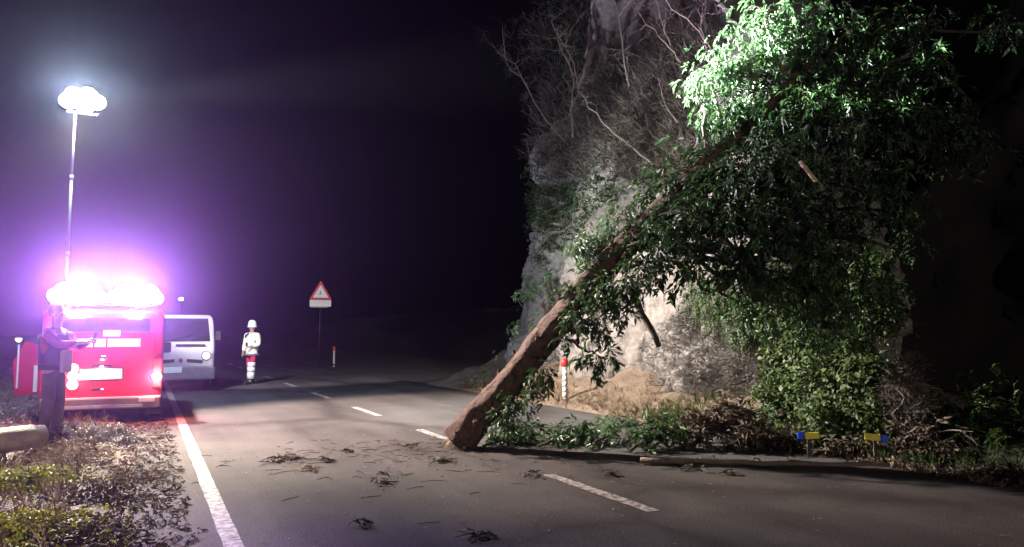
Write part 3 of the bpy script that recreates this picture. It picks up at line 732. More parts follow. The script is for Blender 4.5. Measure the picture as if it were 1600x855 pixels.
for k in range(1100):
    x = rng.uniform(.3, 7.3) if k % 3 else rng.gauss(3.4, 1.1); y = rng.uniform(3.2, 13) if k % 3 else rng.gauss(8.6, 1.0)
    it.append((Vector((x, y, .012)), Vector((rng.uniform(-1, 1), rng.uniform(-1, 1), .05)), 0, 1))
V_ = MB()
for (p, d, q, s_) in it:
    v, f = leaflet(rng.uniform(.02, .07), rng.uniform(.01, .026), .15, 0); a = rng.uniform(0, 6.28); Mz = Matrix.Rotation(a, 3, 'Z')
    V_.add([tuple(p + Mz @ Vector((c_[0], c_[1], abs(c_[2])))) for c_ in v], f)
tag(V_.build('fallen_leaves', M_DRY), 'single fallen leaves scattered over the carriageway', 'leaves', kind='stuff')

m_ = MB()
for k in range(260):
    c = Vector((rng.gauss(3.0, 1.1), rng.gauss(8.7, .9), .008)); a = rng.uniform(0, 6.28); L_ = rng.uniform(.02, .13); e = Vector((math.cos(a), math.sin(a), 0))*L_
    if .1 < c.x < 7.3: m_.tube([c-e, c+Vector((0, 0, rng.random()*.015)), c+e], [.003, .004, .002], 4)
tag(m_.build('twig_scraps', M_TWIGD), 'fine broken twigs strewn over the asphalt around the trunk end', 'twigs', kind='stuff')

# ================================================================== LEFT VERGE: FELLED LOG, BRUSHWOOD, GREENERY
def vz(x, y): return verge(x, y)[2]
def P2(px, py, dz=0.0):
    g = G(px, py, .05); return Vector((g.x, g.y, max(0, vz(g.x, g.y)) + dz))
a = G(66, 682, .28); b_ = a + Vector((-1.25, -.85, .0)) 
root = empty('sawn_log', (a.x, a.y, 0)); tag(root, 'pale sawn log with a clean cut end lying left of the standing person', 'log')
ax = (b_-a).normalized()
P_ = [a.lerp(b_, k/8) + Vector((0, 0, .01*math.sin(k))) for k in range(9)]
m_ = MB(); m_.tube(P_, [.135, .14, .138, .142, .145, .142, .147, .15, .15], 18, True, 0, .07, 1)
under(m_.build('trunk', [M_LOG, M_WOOD], None, True), root)
for k, t in enumerate((.25, .45, .62)):
    m_ = MB(); p = a.lerp(b_, t); d = Vector((.12*(k-1), -.35, -1)).normalized()
    m_.tube([p + d*.1, p + d*.22 + Vector((.03, 0, 0)), p+d*.34 + Vector((-.05, -.03, 0))], [.032, .026, .015], 7, True, 0, .1); under(m_.build('branch_stub', M_LOG, None, True), root)
def brush(label, px, py, w_, h_, n, mt, kind, tw, ntw=26, group='heaps of cut brushwood on the left verge', scl=(.4, .8)):
    g = P2(px, py); root = empty('brush_heap', g); tag(root, label, 'brushwood', group); m_ = MB()
    for k in range(ntw):
        aa = rng.uniform(0, 6.28); c = g + Vector((rng.gauss(0, w_*.4), rng.gauss(0, w_*.4), rng.uniform(.02, h_*.5)))
        twiggy(m_, c, Vector((math.cos(aa), math.sin(aa), rng.uniform(-.05, .25 if h_ < .15 else .6))), rng.uniform(.2, .5)*w_*1.2, rng.uniform(.005, .011), 1, 3)
    tag(under(m_.build('twigs', tw), root), kind='stuff'); it = []
    for k in range(n):
        x, y = rng.gauss(0, w_*.5), rng.gauss(0, w_*.5); e = math.exp(-(x*x+y*y)/(w_*w_*.6))
        p = g + Vector((x, y, 0)); p.z = vz(p.x, p.y) + .02 + rng.random()*h_*e
        d = Vector((x, y, .2)) + rdir()*w_; it.append((p, d, rng.uniform(-1, 1), rng.uniform(*scl)))
    under(batch('foliage', kind, it, mt), root)
brush('yellow green leafy cuttings at the bottom left corner', 20, 835, .6, .1, 700, M_YEL, 'ivy', M_TWIG, 20)
brush('yellow green leafy cuttings below the sawn log', 30, 755, .5, .12, 560, M_YEL, 'ivy', M_TWIG, 24)
brush('tangled straw coloured twigs right of the sawn log', 110, 722, .5, .26, 170, M_STRAW, 'blade', M_LOG, 40)
brush('greyish leafy heap behind the red van bumper', 165, 685, .5, .16, 260, M_GREYTW, 'tree', M_TWIG, 30)
brush('brownish leafy heap in the middle of the verge', 150, 770, .5, .06, 200, M_DRYD, 'ivy', M_TWIG, 26)
brush('low brown leaf heap at the bottom edge of the verge', 130, 835, .45, .05, 200, M_DRYD, 'ivy', M_TWIG, 20)
brush('flat twig litter next to the white edge line', 225, 740, .36, .04, 130, M_DRY, 'ivy', M_TWIG, 22, scl=(.5, .9))
brush('grey twig heap at the feet of the standing person', 95, 690, .35, .22, 110, M_GREYTW, 'tree', M_TWIG, 26)
brush('dark leafy heap at the left frame edge behind the log', 15, 660, .45, .3, 200, M_GREYTW, 'tree', M_TWIG, 22)
it = []
for k in range(2600):
    x = .4 - abs(rng.gauss(0, .9)); y = rng.uniform(4.2, 14.5)
    if x < -.45 and y < 9.5 and k % 4: continue
    it.append((Vector((x, y, max(.012, vz(x, y)+.015))), Vector((rng.uniform(-1, 1), rng.uniform(-1, 1), .1)), rng.uniform(-.4, .4), rng.uniform(.18, .5)))
batch_dark = it[::2]; it = it[1::2]
tag(batch('dark_leaf_litter', 'tree', batch_dark, M_DRYD), 'dark rotten leaf litter on the verge left of the edge line', 'leaf litter', kind='stuff')
tag(batch('leaf_litter', 'tree', it, M_DRY), 'brown leaf litter covering the verge left of the edge line', 'leaf litter', kind='stuff')
it = []
for k in range(1700):
    x = -.5 - abs(rng.gauss(.4, 1.6)); y = rng.uniform(4.2, 26); it.append((Vector((x, y, vz(x, y))), Vector((rng.uniform(-.5, .5), rng.uniform(-.5, .5), .9)), rng.uniform(-3, 3), rng.uniform(.4, 1.1)))
tag(batch('verge_grass', 'blade', it, M_STRAW), 'dry grass growing on the left verge and its bank', 'grass', kind='stuff')

# ================================================================== ROADSIDE POSTS AND SIGN
def delineator(loc, label, tilt=0.0):
    root = empty('marker_post', loc); tag(root, label, 'marker post', 'roadside marker posts'); root.rotation_euler = (tilt, 0, 0)
    m_ = MB(); m_.lathe([(.055, -.1), (.055, .0), (.052, .4), (.05, .72)], n=16); p = m_.build('post', M_POSTSHADE, root, True)
    m_ = MB(); m_.lathe([(.05, .721), (.075, .725), (.083, .78), (.078, .84), (.05, .885), (.012, .9)], n=16); m_.build('reflector_cap', M_SHEETR, root, True)
    m_ = MB(); m_.lathe([(.088, -.02), (.08, .035), (.056, .05)], n=16); m_.build('base_collar', M_BLACKP, root, True)
    return root
m, nt, b = nodes('post_white_leaf_shadow'); M_POSTSHADE = m
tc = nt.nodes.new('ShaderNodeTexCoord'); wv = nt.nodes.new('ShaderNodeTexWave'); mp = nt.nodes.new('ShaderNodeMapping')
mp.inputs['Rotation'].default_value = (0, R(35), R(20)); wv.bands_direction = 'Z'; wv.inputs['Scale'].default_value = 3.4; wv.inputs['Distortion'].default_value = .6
cr = nt.nodes.new('ShaderNodeValToRGB'); cr.color_ramp.elements[0].position = .12; cr.color_ramp.elements[0].color = (.12, .1, .09, 1); cr.color_ramp.elements[1].position = .26; cr.color_ramp.elements[1].color = (.85, .84, .82, 1)  # slanted dark bands: leaf shadows painted into the white post colour
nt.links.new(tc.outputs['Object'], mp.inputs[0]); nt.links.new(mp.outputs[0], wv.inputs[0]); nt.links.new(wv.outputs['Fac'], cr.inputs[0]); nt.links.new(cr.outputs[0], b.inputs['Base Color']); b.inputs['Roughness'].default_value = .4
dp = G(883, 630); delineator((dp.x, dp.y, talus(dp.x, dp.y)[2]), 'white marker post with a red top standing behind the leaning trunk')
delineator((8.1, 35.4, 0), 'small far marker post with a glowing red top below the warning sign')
# warning sign
sp = atY(501, 460, 34); root = empty('warning_sign', (sp.x, 34, 0), -R(6)); tag(root, 'red bordered triangular warning sign with a white plate below it', 'road sign')
m_ = MB(); m_.tube([(0, .06, -.08), (0, .06, 3.55)], .03, 12); m_.build('post', M_BLACKP, root, True)
def tri(hw, z0, z1, y0, y1, rc=.05):
    P3 = [Vector((-hw, 0, z0)), Vector((hw, 0, z0)), Vector((0, 0, z1))]; out = []
    for i in range(3):
        p = P3[i]; a_ = (P3[i-1]-p).normalized(); c_ = (P3[(i+1) % 3]-p).normalized()
        for k in range(5):
            t = k/4; out.append(p + a_*rc*(1-t)**2 + c_*rc*t**2 + (a_+c_)*0)
    return [[(q.x, y, q.z) for q in out] for y in (y0, y1)]
zc = 3.12
m_ = MB(); m_.loft(tri(.49, 3.04, 3.89, .0, .02)); m_.build('border', M_SHEETR, root)
m_ = MB(); m_.loft(tri(.345, 3.115, 3.70, -.006, -.002, .03)); m_.build('face', M_SHEET, root)
m_ = MB(); m_.box((0, -.010, 3.33), (.05, .004, .14)); m_.box((-.04, -.010, 3.27), (.1, .004, .04)); m_.build('symbol', M_GREYP, root)
m_ = MB(); m_.box((0, .01, 2.86), (.95, .02, .30)); pl = m_.build('lower_plate', M_SHEET, root, bevel=.005)
m_ = MB(); m_.box((-.06, .01, 2.69), (.78, .018, .05)); m_.build('plate_foot', M_SIGNBACK, root)
# yellow and blue reflectors at the foot of the shrub
for (px, py, sgn, lab) in ((1264, 681, -1, 'yellow reflector with a blue left end at the foot of the green shrub'), (1368, 683, 1, 'yellow reflector with a blue right end at the foot of the green shrub')):
    g = atX(px, py, 7.12 if sgn < 0 else 7.42); gz = max(0, talus(g.x, g.y)[2])
    root = empty('reflector_marker', (g.x, g.y, gz), -YAW-R(8)); tag(root, lab, 'reflector', 'yellow and blue roadside reflectors')
    h = g.z-gz
    m_ = MB(); m_.box((-sgn*.035, 0, h), (.165, .018, .075), ry=sgn*.08); m_.build('yellow_panel', M_YELW, root, bevel=.006)
    m_ = MB(); m_.box((sgn*.095, .0, h+(-.02 if sgn > 0 else 0)), (.07, .018, .085)); m_.build('blue_panel', M_BLUE, root, bevel=.006)
    m_ = MB(); m_.box((0, .025, h/2-.06), (.035, .02, h+.12)); m_.build('stake', M_TWIGD, root)

# ================================================================== LIGHTS HELPER
def lamp(kind, name, loc, power, col, target=None, size=R(60), blend=.5, radius=.1, parent=None):
    d = bpy.data.lights.new(name, kind); d.energy = power; d.color = col; d.shadow_soft_size = radius
    if kind == 'SPOT': d.spot_size = size; d.spot_blend = blend
    o = bpy.data.objects.new(name, d); COL.objects.link(o); o.location = loc
    if target is not None: o.rotation_euler = (Vector(target)-Vector(loc)).to_track_quat('-Z', 'Y').to_euler()
    if parent is not None: under(o, parent)
    return o

# ================================================================== RED EMERGENCY VAN
VX, VY = -.59, 13.92
van = empty('red_van', (VX, VY, 0)); tag(van, 'red emergency van seen from behind with glaring roof lights and a tall light mast', 'van')
secs = [(0, .80, .30, 1.62, .10), (.03, .86, .27, 1.78, .14), (.10, .89, .26, 1.86, .16), (.5, .9, .25, 1.9, .17), (2.4, .9, .25, 1.9, .17), (3.0, .9, .25, 1.84, .2), (3.35, .89, .25, 1.5, .2), (3.6, .88, .26, 1.12, .16), (4.25, .85, .28, .98, .14), (4.4, .74, .32, .86, .12)]
mb = MB(); mb.loft([rrect(0, (z0+z1)/2, hw, (z1-z0)/2, r_, y) for y, hw, z0, z1, r_ in secs]); mb.build('body', M_RED, van, True, .012)
def panel(name, c, d, matl, parent, bev=.012, **k):
    m_ = MB(); m_.box(c, d, **k); return m_.build(name, matl, parent, bevel=bev)
panel('tailgate', (0, -.012, .93), (1.5, .03, 1.12), M_RED, van, .012)
panel('rear_window', (0, .0, 1.6), (1.34, .03, .24), M_GLASS, van, .02, rx=-R(8))
bp_ = panel('bumper', (0, -.03, .33), (1.74, .16, .2), M_GREYP, van, .03)
panel('bumper_step', (0, -.115, .28), (1.2, .02, .05), M_METAL, bp_, .005)
for sx in (-.66, .66): panel('bumper_reflector', (sx, -.118, .37), (.24, .012, .07), M_SHEET, bp_, .004)
pp = panel('number_plate', (-.02, -.037, .80), (.6, .018, .17), M_SHEET, van, .004)
panel('plate_frame', (-.02, -.03, .80), (.66, .014, .22), M_BLACKP, van, .004)
m_ = MB(); m_.lathe([(.045, -.05), (.05, -.03), (.05, .0)], (0, 0, 1.06), 18, 'Y'); m_.build('badge', M_CHROME, van, True)
m_ = MB(); m_.lathe([(.02, -.055), (.022, -.035)], (0, 0, .55), 10, 'Y'); m_.build('tailgate_lock', M_CHROME, van, True)
panel('tailgate_handle', (-.06, -.035, .56), (.2, .02, .035), M_BLACKP, van, .006)
# retroreflective lettering, burnt out to white bars of letters in the photograph
x = -.48
for wi, nl in enumerate((4, 2, 6)):
    for k in range(nl):
        panel('letter_block', (x+.038, -.031, 1.31), (.079, .006, .135), M_SHEET, van, .012); x += .081
    x += .022
for k in range(3): panel('letter_block', (.02+k*.085, -.03, 1.465), (.08, .008, .1), M_SHEET, van, .012)
for sx in (-1, 1):
    tl = panel('tail_lamp', (sx*.8, -.012, .80), (.15, .05, .5), M_SHEETR, van, .02)
    for z_ in ((.74,) if sx > 0 else (.9, .78, .64)):
        m_ = MB(); m_.lathe([(.078, -.05), (.05, -.07), (.01, -.078)], (sx*.8 if sx > 0 else sx*.42, 0, z_), 18, 'Y'); m_.build('lamp_lens', E_TAIL, tl, True)
for sx in (-1, 1):
    for yy in (.85, 3.55):
        wroot = MB(); wroot.lathe([(.2, -.1), (.3, -.1), (.325, -.06), (.325, .06), (.3, .1), (.2, .1)], (sx*.8, yy, .325), 26, 'X'); wh = wroot.build('wheel', M_TYRE, van, True)
        m_ = MB(); m_.lathe([(.03, .0), (.205, .02), (.2, .07)], (sx*.8+(.02 if sx > 0 else -.11), yy, .325), 20, 'X'); m_.build('rim', M_METAL, wh, True)
    panel('side_window', (sx*.895, 1.3, 1.5), (.02, 1.4, .42), M_GLASS, van, .02)
    panel('front_side_window', (sx*.893, 2.75, 1.42), (.02, .8, .42), M_GLASS, van, .02)
    panel('side_stripe', (sx*.902, 1.6, .85), (.012, 2.6, .12), M_SHEET, van, .004)
    panel('mudflap', (sx*.78, .48, .22), (.24, .02, .3), M_BLACKP, van, .005)
    panel('wing_mirror', (sx*1.0, 3.2, 1.18), (.2, .1, .22), M_BLACKP, van, .03)
panel('windscreen', (0, 3.2, 1.62), (1.5, .02, .5), M_GLASS, van, .02, rx=R(58))
# open front door on the left side
dr = MB(); dr.add([(-.0, 0, .32), (-.62, -.5, .32), (-.66, -.54, .95), (-.5, -.42, 1.32), (-.0, 0, 1.1), (.02, .05, .32), (-.6, -.45, .32), (-.64, -.49, .95), (-.48, -.37, 1.32), (.02, .05, 1.1)],
                  [(0, 1, 2, 3, 4), (9, 8, 7, 6, 5), (0, 5, 6, 1), (1, 6, 7, 2), (2, 7, 8, 3), (3, 8, 9, 4), (4, 9, 5, 0)])
do = dr.build('open_door', M_RED, van, bevel=.012); do.location = (-.9, 2.9, 0)
panel('door_stripe', (-.32, -.3, .62), (.07, .02, .5), M_SHEET, do, .004, rz=R(39))
panel('door_trim', (-.585, -.485, .86), (.03, .02, .8), M_SHEET, do, .004, rz=R(39))
# roof light bar; two lamp units enlarged and ragged, their shape imitates the glare
bar = panel('light_bar', (0, .2, 1.95), (1.62, .24, .07), M_BLACKP, van, .02)
for sx in (-1, 1):
    m_ = MB()
    for (dx_, dz_, r_) in ((-.3, .0, .12), (-.16, .05, .17), (.02, .02, .19), (.2, .06, .16), (.32, -.02, .11)):
        m_.lathe([(r_*.5, .1), (r_*.9, .06), (r_, 0), (r_*.93, -.06), (r_*.7, -.11), (r_*.3, -.135), (.01, -.14)], (sx*.43+dx_, .12, 2.08+dz_), 18, 'Y')
    tag(m_.build('beacon_lamp', E_BEACON, bar, True))
VIO = (.45, .1, 1.0)
for sx in (-1, 1):
    lamp('SPOT', 'beacon_light', (VX+sx*.43, VY-.16, 2.1), 27000, VIO, (VX+sx*.43-.4, VY-1.16, 3.35), R(150), 1.0, .15, van)
    lamp('SPOT', 'beacon_light', (VX+sx*.38, VY-.2, 2.14), 9000, (.88, .66, 1), (VX+sx*.38, VY-1.2, 3.6), R(150), 1.0, .12, van)
    lamp('POINT', 'beacon_light', (VX+sx*.43, VY-.2, 2.0), 80, (.9, .75, 1), radius=.12, parent=van)
lamp('POINT', 'tail_light', (VX+.8, VY-.12, .74), 160, (1, .22, .16), radius=.05, parent=van)
lamp('POINT', 'tail_light', (VX-.42, VY-.14, .77), 60, (1, .25, .2), radius=.05, parent=van)
panel('plate_lamp', (-.02, -.045, .93), (.3, .05, .03), M_CHROME, van, .006)
lamp('POINT', 'plate_light', (VX-.02, VY-.13, .9), 5, (1, .95, .9), radius=.03, parent=van)
# telescopic mast with floodlight heads
MX, MY = -1.30+.0, 15.5
lx = MX-VX; ly = MY-VY
m_ = MB(); m_.tube([(lx, ly, 1.88), (lx, ly, 2.9)], .034, 14); m_.tube([(lx, ly, 2.9), (lx, ly, 4.3)], .028, 14); m_.tube([(lx, ly, 4.3), (lx+.01, ly, 5.5)], .022, 14)
m_.lathe([(.042, 2.86), (.046, 2.9), (.042, 2.95)], (lx, ly, 0), 14); m_.lathe([(.036, 4.26), (.04, 4.3), (.036, 4.35)], (lx, ly, 0), 14)
mast = m_.build('light_mast', M_MAST, van, True)
panel('crossbar', (lx+.12, ly, 5.52), (.5, .04, .04), M_MAST, mast, .008)
HEADS = [((-.12, 5.84), (8.6, 11.6, 2.2)), ((.1, 5.86), (5.0, 12.0, 0)), ((.06, 5.66), (-1.8, 9.9, 0)), ((.26, 5.74), (4.6, 27, 1.6)), ((-.2, 5.7), (6.15, 7.2, 5.0))]
hp = []
for k, ((dx, z_), tgt) in enumerate(HEADS):
    c = Vector((MX+.1+dx, MY - .05, z_)); d = (Vector(tgt)-c).normalized(); d2 = (d + Vector((.1, -1.5, -.1))).normalized()
    q = d2.to_track_quat('-Y', 'Z').to_matrix()
    def loc(v): return tuple(c + q @ Vector(v) - Vector((VX, VY, 0)))
    def circ(r_, y_): return [loc((r_*math.cos(k_*math.pi/10), y_, r_*.86*math.sin(k_*math.pi/10))) for k_ in range(20)]
    hs = MB(); hs.loft([circ(.06, .14), circ(.12, .09), circ(.165, .02), circ(.165, 0)]); hs.build('floodlight_housing', M_BLACKP, mast, True)
    hs = MB(); hs.loft([circ(.16, -.003), circ(.155, -.015), circ(.1, -.03), circ(.03, -.036)]); hs.build('floodlight_lens', E_FLOOD, mast, True)
    hp.append(c + d*.16 + Vector((0, -.08, 0)))
WHT = (.93, 1, .93)
lamp('POINT', 'floodlight_spill', (MX+.12, MY-.5, 5.76), 2400, (.62, .78, 1), radius=.3, parent=van)
lamp('SPOT', 'floodlight_beam', hp[0], 10000, WHT, HEADS[0][1], R(66), .5, .12, van)
lamp('SPOT', 'floodlight_beam', hp[4], 270000, (.88, 1, .92), HEADS[4][1], R(11.5), 1.0, .12, van)
lamp('SPOT', 'floodlight_beam', hp[1], 15500, (1, .77, .64), HEADS[1][1], R(82), .6, .12, van)
lamp('SPOT', 'floodlight_beam', hp[2], 14000, (1, .86, .66), HEADS[2][1], R(52), .7, .12, van)
lamp('SPOT', 'floodlight_beam', hp[3], 9500, (1, .95, .97), HEADS[3][1], R(52), .35, .12, van)

# ================================================================== WHITE LIGHT TRUCK
TX, TY = .84, 20.6
trk = empty('white_truck', (TX, TY, 0)); tag(trk, 'small white cab-over truck facing the camera, parked behind the red van', 'truck')
secs = [(0, .76, .34, .92, .08), (.05, .79, .32, 1.16, .1), (.14, .8, .3, 1.24, .1), (.42, .79, .3, 1.82, .12), (.62, .78, .3, 1.96, .14), (1.4, .79, .3, 1.98, .14), (1.75, .78, .3, 1.94, .1)]
mb = MB(); mb.loft([rrect(0, (z0+z1)/2, hw, (z1-z0)/2, r_, y) for y, hw, z0, z1, r_ in secs]); mb.build('cab', M_WHITE, trk, True, .012)
mb = MB()
for (z0, y0), (z1, y1) in (((1.27, .135), (1.86, .40)),):
    mb.add([(-.69, y0, z0), (.69, y0, z0), (.64, y1, z1), (-.64, y1, z1)], [(0, 1, 2, 3)])
    mb.add([(-.69, y0+.03, z0), (.69, y0+.03, z0), (.64, y1+.03, z1), (-.64, y1+.03, z1)], [(0, 3, 2, 1)])
ws = mb.build('windscreen', M_GLASS, trk)
m_ = MB(); m_.tube([(-.3, .135, 1.29), (.28, .2, 1.44)], .009, 6); m_.tube([(.1, .135, 1.29), (.6, .2, 1.42)], .009, 6); m_.build('wiper', M_BLACKP, ws)
panel('front_bumper', (0, -.05, .47), (1.62, .16, .34), M_GREYP, trk, .04)
panel('number_plate', (-.22, -.142, .56), (.5, .014, .15), M_SHEET, trk, .004)
panel('front_vent', (-.5, .02, 1.06), (.44, .06, .13), M_GREYP, trk, .01)
panel('hood_seam', (.22, .03, 1.185), (.7, .1, .03), M_BLACKP, trk, .006)
for sx in (-1, 1):
    panel('grille_slot', (sx*.33, -.004, .77), (.38, .03, .085), M_BLACKP, trk, .01, ry=sx*R(5))
    m_ = MB(); m_.lathe([(.125, .06), (.125, -.015), (.11, -.022)], (sx*.6, 0, .9), 22, 'Y'); hl = m_.build('headlamp', M_GREYP, trk, True)
    m_ = MB(); m_.lathe([(.085, -.023), (.06, -.045), (.015, -.055)], (sx*.6, 0, .9), 20, 'Y'); m_.build('lamp_lens', E_HEAD if sx > 0 else M_CHROME, hl, True)
    panel('turn_signal', (sx*.7, -.0, .9), (.1, .05, .13), M_GREYP, trk, .01)
    m_ = MB(); m_.tube([(sx*.78, .25, 1.35), (sx*.86, .18, 1.4)], .014, 6); mm = m_.build('mirror_arm', M_BLACKP, trk)
    panel('mirror', (sx*.88, .17, 1.42), (.13, .05, .24), M_BLACKP, mm, .015)
    panel('side_window', (sx*.795, .8, 1.53), (.02, .6, .46), M_GLASS, trk, .02)
    for yy in (.75, 3.2):
        m_ = MB(); m_.lathe([(.17, -.08), (.26, -.08), (.285, -.05), (.285, .05), (.26, .08), (.17, .08)], (sx*.7, yy, .285), 24, 'X'); wh = m_.build('wheel', M_TYRE, trk, True)
        m_ = MB(); m_.lathe([(.02, .0), (.17, .02), (.165, .05)], (sx*.7+(.03 if sx > 0 else -.08), yy, .285), 18, 'X'); m_.build('rim', M_METAL, wh, True)
# emblem: a dark diamond between two slanting white bars
m_ = MB(); m_.add([(0, -.03, .72), (.05, -.03, .79), (0, -.03, .86), (-.05, -.03, .79), (0, -.015, .72), (.05, -.015, .79), (0, -.015, .86), (-.05, -.015, .79)], [(0, 1, 2, 3), (0, 4, 5, 1), (1, 5, 6, 2), (2, 6, 7, 3), (3, 7, 4, 0)]); m_.build('emblem', M_CHROME, trk)
for sx in (-1, 1): panel('emblem_bar', (sx*.085, -.016, .78), (.045, .03, .19), M_WHITE, trk, .006, ry=-sx*R(24))
panel('load_bed', (0, 3.0, .8), (1.6, 2.4, .1), M_GREYP, trk, .01)
for sx in (-1, 1): panel('side_board', (sx*.8, 3.0, 1.02), (.03, 2.4, .36), M_WHITE, trk, .006)
panel('tail_board', (0, 4.2, 1.02), (1.56, .03, .36), M_WHITE, trk, .006)
panel('chassis', (0, 2.6, .48), (.8, 3.2, .16), M_BLACKP, trk, .01)

# ================================================================== PEOPLE
def skin_mesh(joints, edges, root_name, lvl=2):
    names = list(joints); me = bpy.data.meshes.new('tmp')
    me.from_pydata([joints[n][0] for n in names], [(names.index(a), names.index(b)) for a, b in edges], [])
    o = bpy.data.objects.new('tmp', me); COL.objects.link(o)
    o.modifiers.new('skin', 'SKIN')
    for i, n in enumerate(names):
        r_ = joints[n][1]; sv = me.skin_vertices[0].data[i]
        sv.radius = (r_, r_) if not hasattr(r_, '__len__') else r_
        sv.use_root = (n == root_name)
    ss = o.modifiers.new('sub', 'SUBSURF'); ss.levels = lvl; ss.render_levels = lvl
    dg = bpy.context.evaluated_depsgraph_get(); out = bpy.data.meshes.new_from_object(o.evaluated_get(dg))
    bpy.data.objects.remove(o); bpy.data.meshes.remove(me)
    out.polygons.foreach_set('use_smooth', [True]*len(out.polygons))
    return out
def skin_part(name, joints, edges, root_name, matl, parent, lvl=2):
    me = skin_mesh(joints, edges, root_name, lvl); me.name = name; me.materials.clear(); me.materials.append(matl)
    return link(bpy.data.objects.new(name, me), parent)
def hand(J, E, side, wrist, d, palm_n):
    """palm and five curled fingers after the wrist joint"""
    w_ = Vector(J[wrist][0]); d = Vector(d).normalized(); n_ = Vector(palm_n).normalized(); s_ = d.cross(n_)
    J[side+'palm'] = (tuple(w_+d*.06), .026); E.append((wrist, side+'palm'))
    for k in range(4):
        off = s_*((k-1.5)*.019); L_ = (.075, .085, .08, .062)[k]
        a_ = w_+d*.095+off; b_ = a_ + d*L_*.5 + n_*L_*.12; c_ = b_ + d*L_*.35 + n_*L_*.3
        for nm, p in (('a', a_), ('b', b_), ('c', c_)): J[f'{side}f{k}{nm}'] = (tuple(p), .0085)
        E += [(side+'palm', f'{side}f{k}a'), (f'{side}f{k}a', f'{side}f{k}b'), (f'{side}f{k}b', f'{side}f{k}c')]
    a_ = w_+d*.035-s_*.035; b_ = a_ - s_*.02 + d*.03 + n_*.012
    J[side+'t1'] = (tuple(a_), .011); J[side+'t2'] = (tuple(b_), .0095); E += [(wrist, side+'t1'), (side+'t1', side+'t2')]
def person(name, loc, rz, pose, mats, label, group=None):
    root = empty(name, loc, rz); tag(root, label, 'person', group)
    J = {}; E = []
    def j(n, p, r_): J[n] = (p, r_)
    j('pelvis', (0, 0, .95), (.145, .105)); j('waist', (0, -.005, 1.1), (.13, .1)); j('chest', (0, -.01, 1.3), (.155, .115)); j('neckb', (0, 0, 1.45), (.085, .075)); j('neck', (0, -.01, 1.5), .052); j('head0', (0, -.02, 1.58), (.068, .08)); j('head1', (0, -.02, 1.66), (.078, .095)); j('head2', (0, -.015, 1.72), (.06, .075))
    E += [('pelvis', 'waist'), ('waist', 'chest'), ('chest', 'neckb'), ('neckb', 'neck'), ('neck', 'head0'), ('head0', 'head1'), ('head1', 'head2')]
    for s_, sx in (('l', -1), ('r', 1)):
        sh, el, wr = pose[s_+'arm']; hip, kn, an = pose[s_+'leg']
        j(s_+'sh', sh, .062); j(s_+'el', el, .046); j(s_+'wr', wr, .032)
        E += [('chest', s_+'sh'), (s_+'sh', s_+'el'), (s_+'el', s_+'wr')]
        dd = Vector(wr)-Vector(el); hand(J, E, s_, s_+'wr', dd, (0, -.3, -1) if abs(dd.z) < .15 else (-sx, 0, 0))
        j(s_+'hip', hip, .088); j(s_+'kn', kn, .06); j(s_+'an', an, .043); j(s_+'toe', (an[0]+pose.get(s_+'toe', (0, -.17))[0], an[1]+pose.get(s_+'toe', (0, -.17))[1], .035), .034)
        E += [('pelvis', s_+'hip'), (s_+'hip', s_+'kn'), (s_+'kn', s_+'an'), (s_+'an', s_+'toe')]
    body = skin_part('body', J, E, 'pelvis', M_SKIN, root)
    up = lambda n, k: (J[n][0], tuple(x*k for x in J[n][1]) if hasattr(J[n][1], '__len__') else J[n][1]*k)
    tj = {n: up(n, 1.16) for n in ('pelvis', 'lhip', 'lkn', 'lan', 'rhip', 'rkn', 'ran')}
    for n in ('lan', 'ran'): tj[n] = ((J[n][0][0], J[n][0][1], J[n][0][2]+.02), .068)
    for n in ('lkn', 'rkn'): tj[n] = (J[n][0], .08)
    tj['waist'] = ((0, 0, 1.04), (.148, .115))
    skin_part('trousers', tj, [('pelvis', 'waist'), ('pelvis', 'lhip'), ('lhip', 'lkn'), ('lkn', 'lan'), ('pelvis', 'rhip'), ('rhip', 'rkn'), ('rkn', 'ran')], 'pelvis', mats['trousers'], root)
    for s_ in 'lr':
        a_ = Vector(J[s_+'an'][0]); t_ = Vector(J[s_+'toe'][0])
        skin_part('boot', {'a': (tuple(a_+Vector((0, 0, .1))), .055), 'b': (tuple(a_), .056), 'h': ((a_.x, a_.y+.015, .052), .056), 't': (tuple(t_ + (t_-a_).normalized()*.035 + Vector((0, 0, .03))), .054)}, [('a', 'b'), ('b', 'h'), ('h', 't')], 'b', M_BOOT, root, 1)
    k = mats.get('bulk', 1.12)
    cj = {n: up(n, k) for n in ('waist', 'chest', 'lsh', 'lel', 'rsh', 'rel')}
    cj['neckb'] = ((0, 0, 1.44), (.09, .08)); cj['hem'] = ((0, 0, mats.get('hem', .86)), (.155*k, .125*k))
    for s_ in 'lr':
        w_ = Vector(J[s_+'el'][0]).lerp(Vector(J[s_+'wr'][0]), .88); cj[s_+'wr'] = (tuple(w_), .043*k); cj[s_+'el'] = (J[s_+'el'][0], .052*k); cj[s_+'sh'] = (J[s_+'sh'][0], .07*k)
    jk = skin_part('jacket', cj, [('hem', 'waist'), ('waist', 'chest'), ('chest', 'neckb'), ('chest', 'lsh'), ('lsh', 'lel'), ('lel', 'lwr'), ('chest', 'rsh'), ('rsh', 'rel'), ('rel', 'rwr')], 'waist', mats['jacket'], root)
    # face
    m_ = MB(); m_.tube([(0, -.105, 1.64), (0, -.128, 1.612), (0, -.108, 1.6)], [.008, .013, .008], 8); m_.build('nose', M_SKIN, root, True)
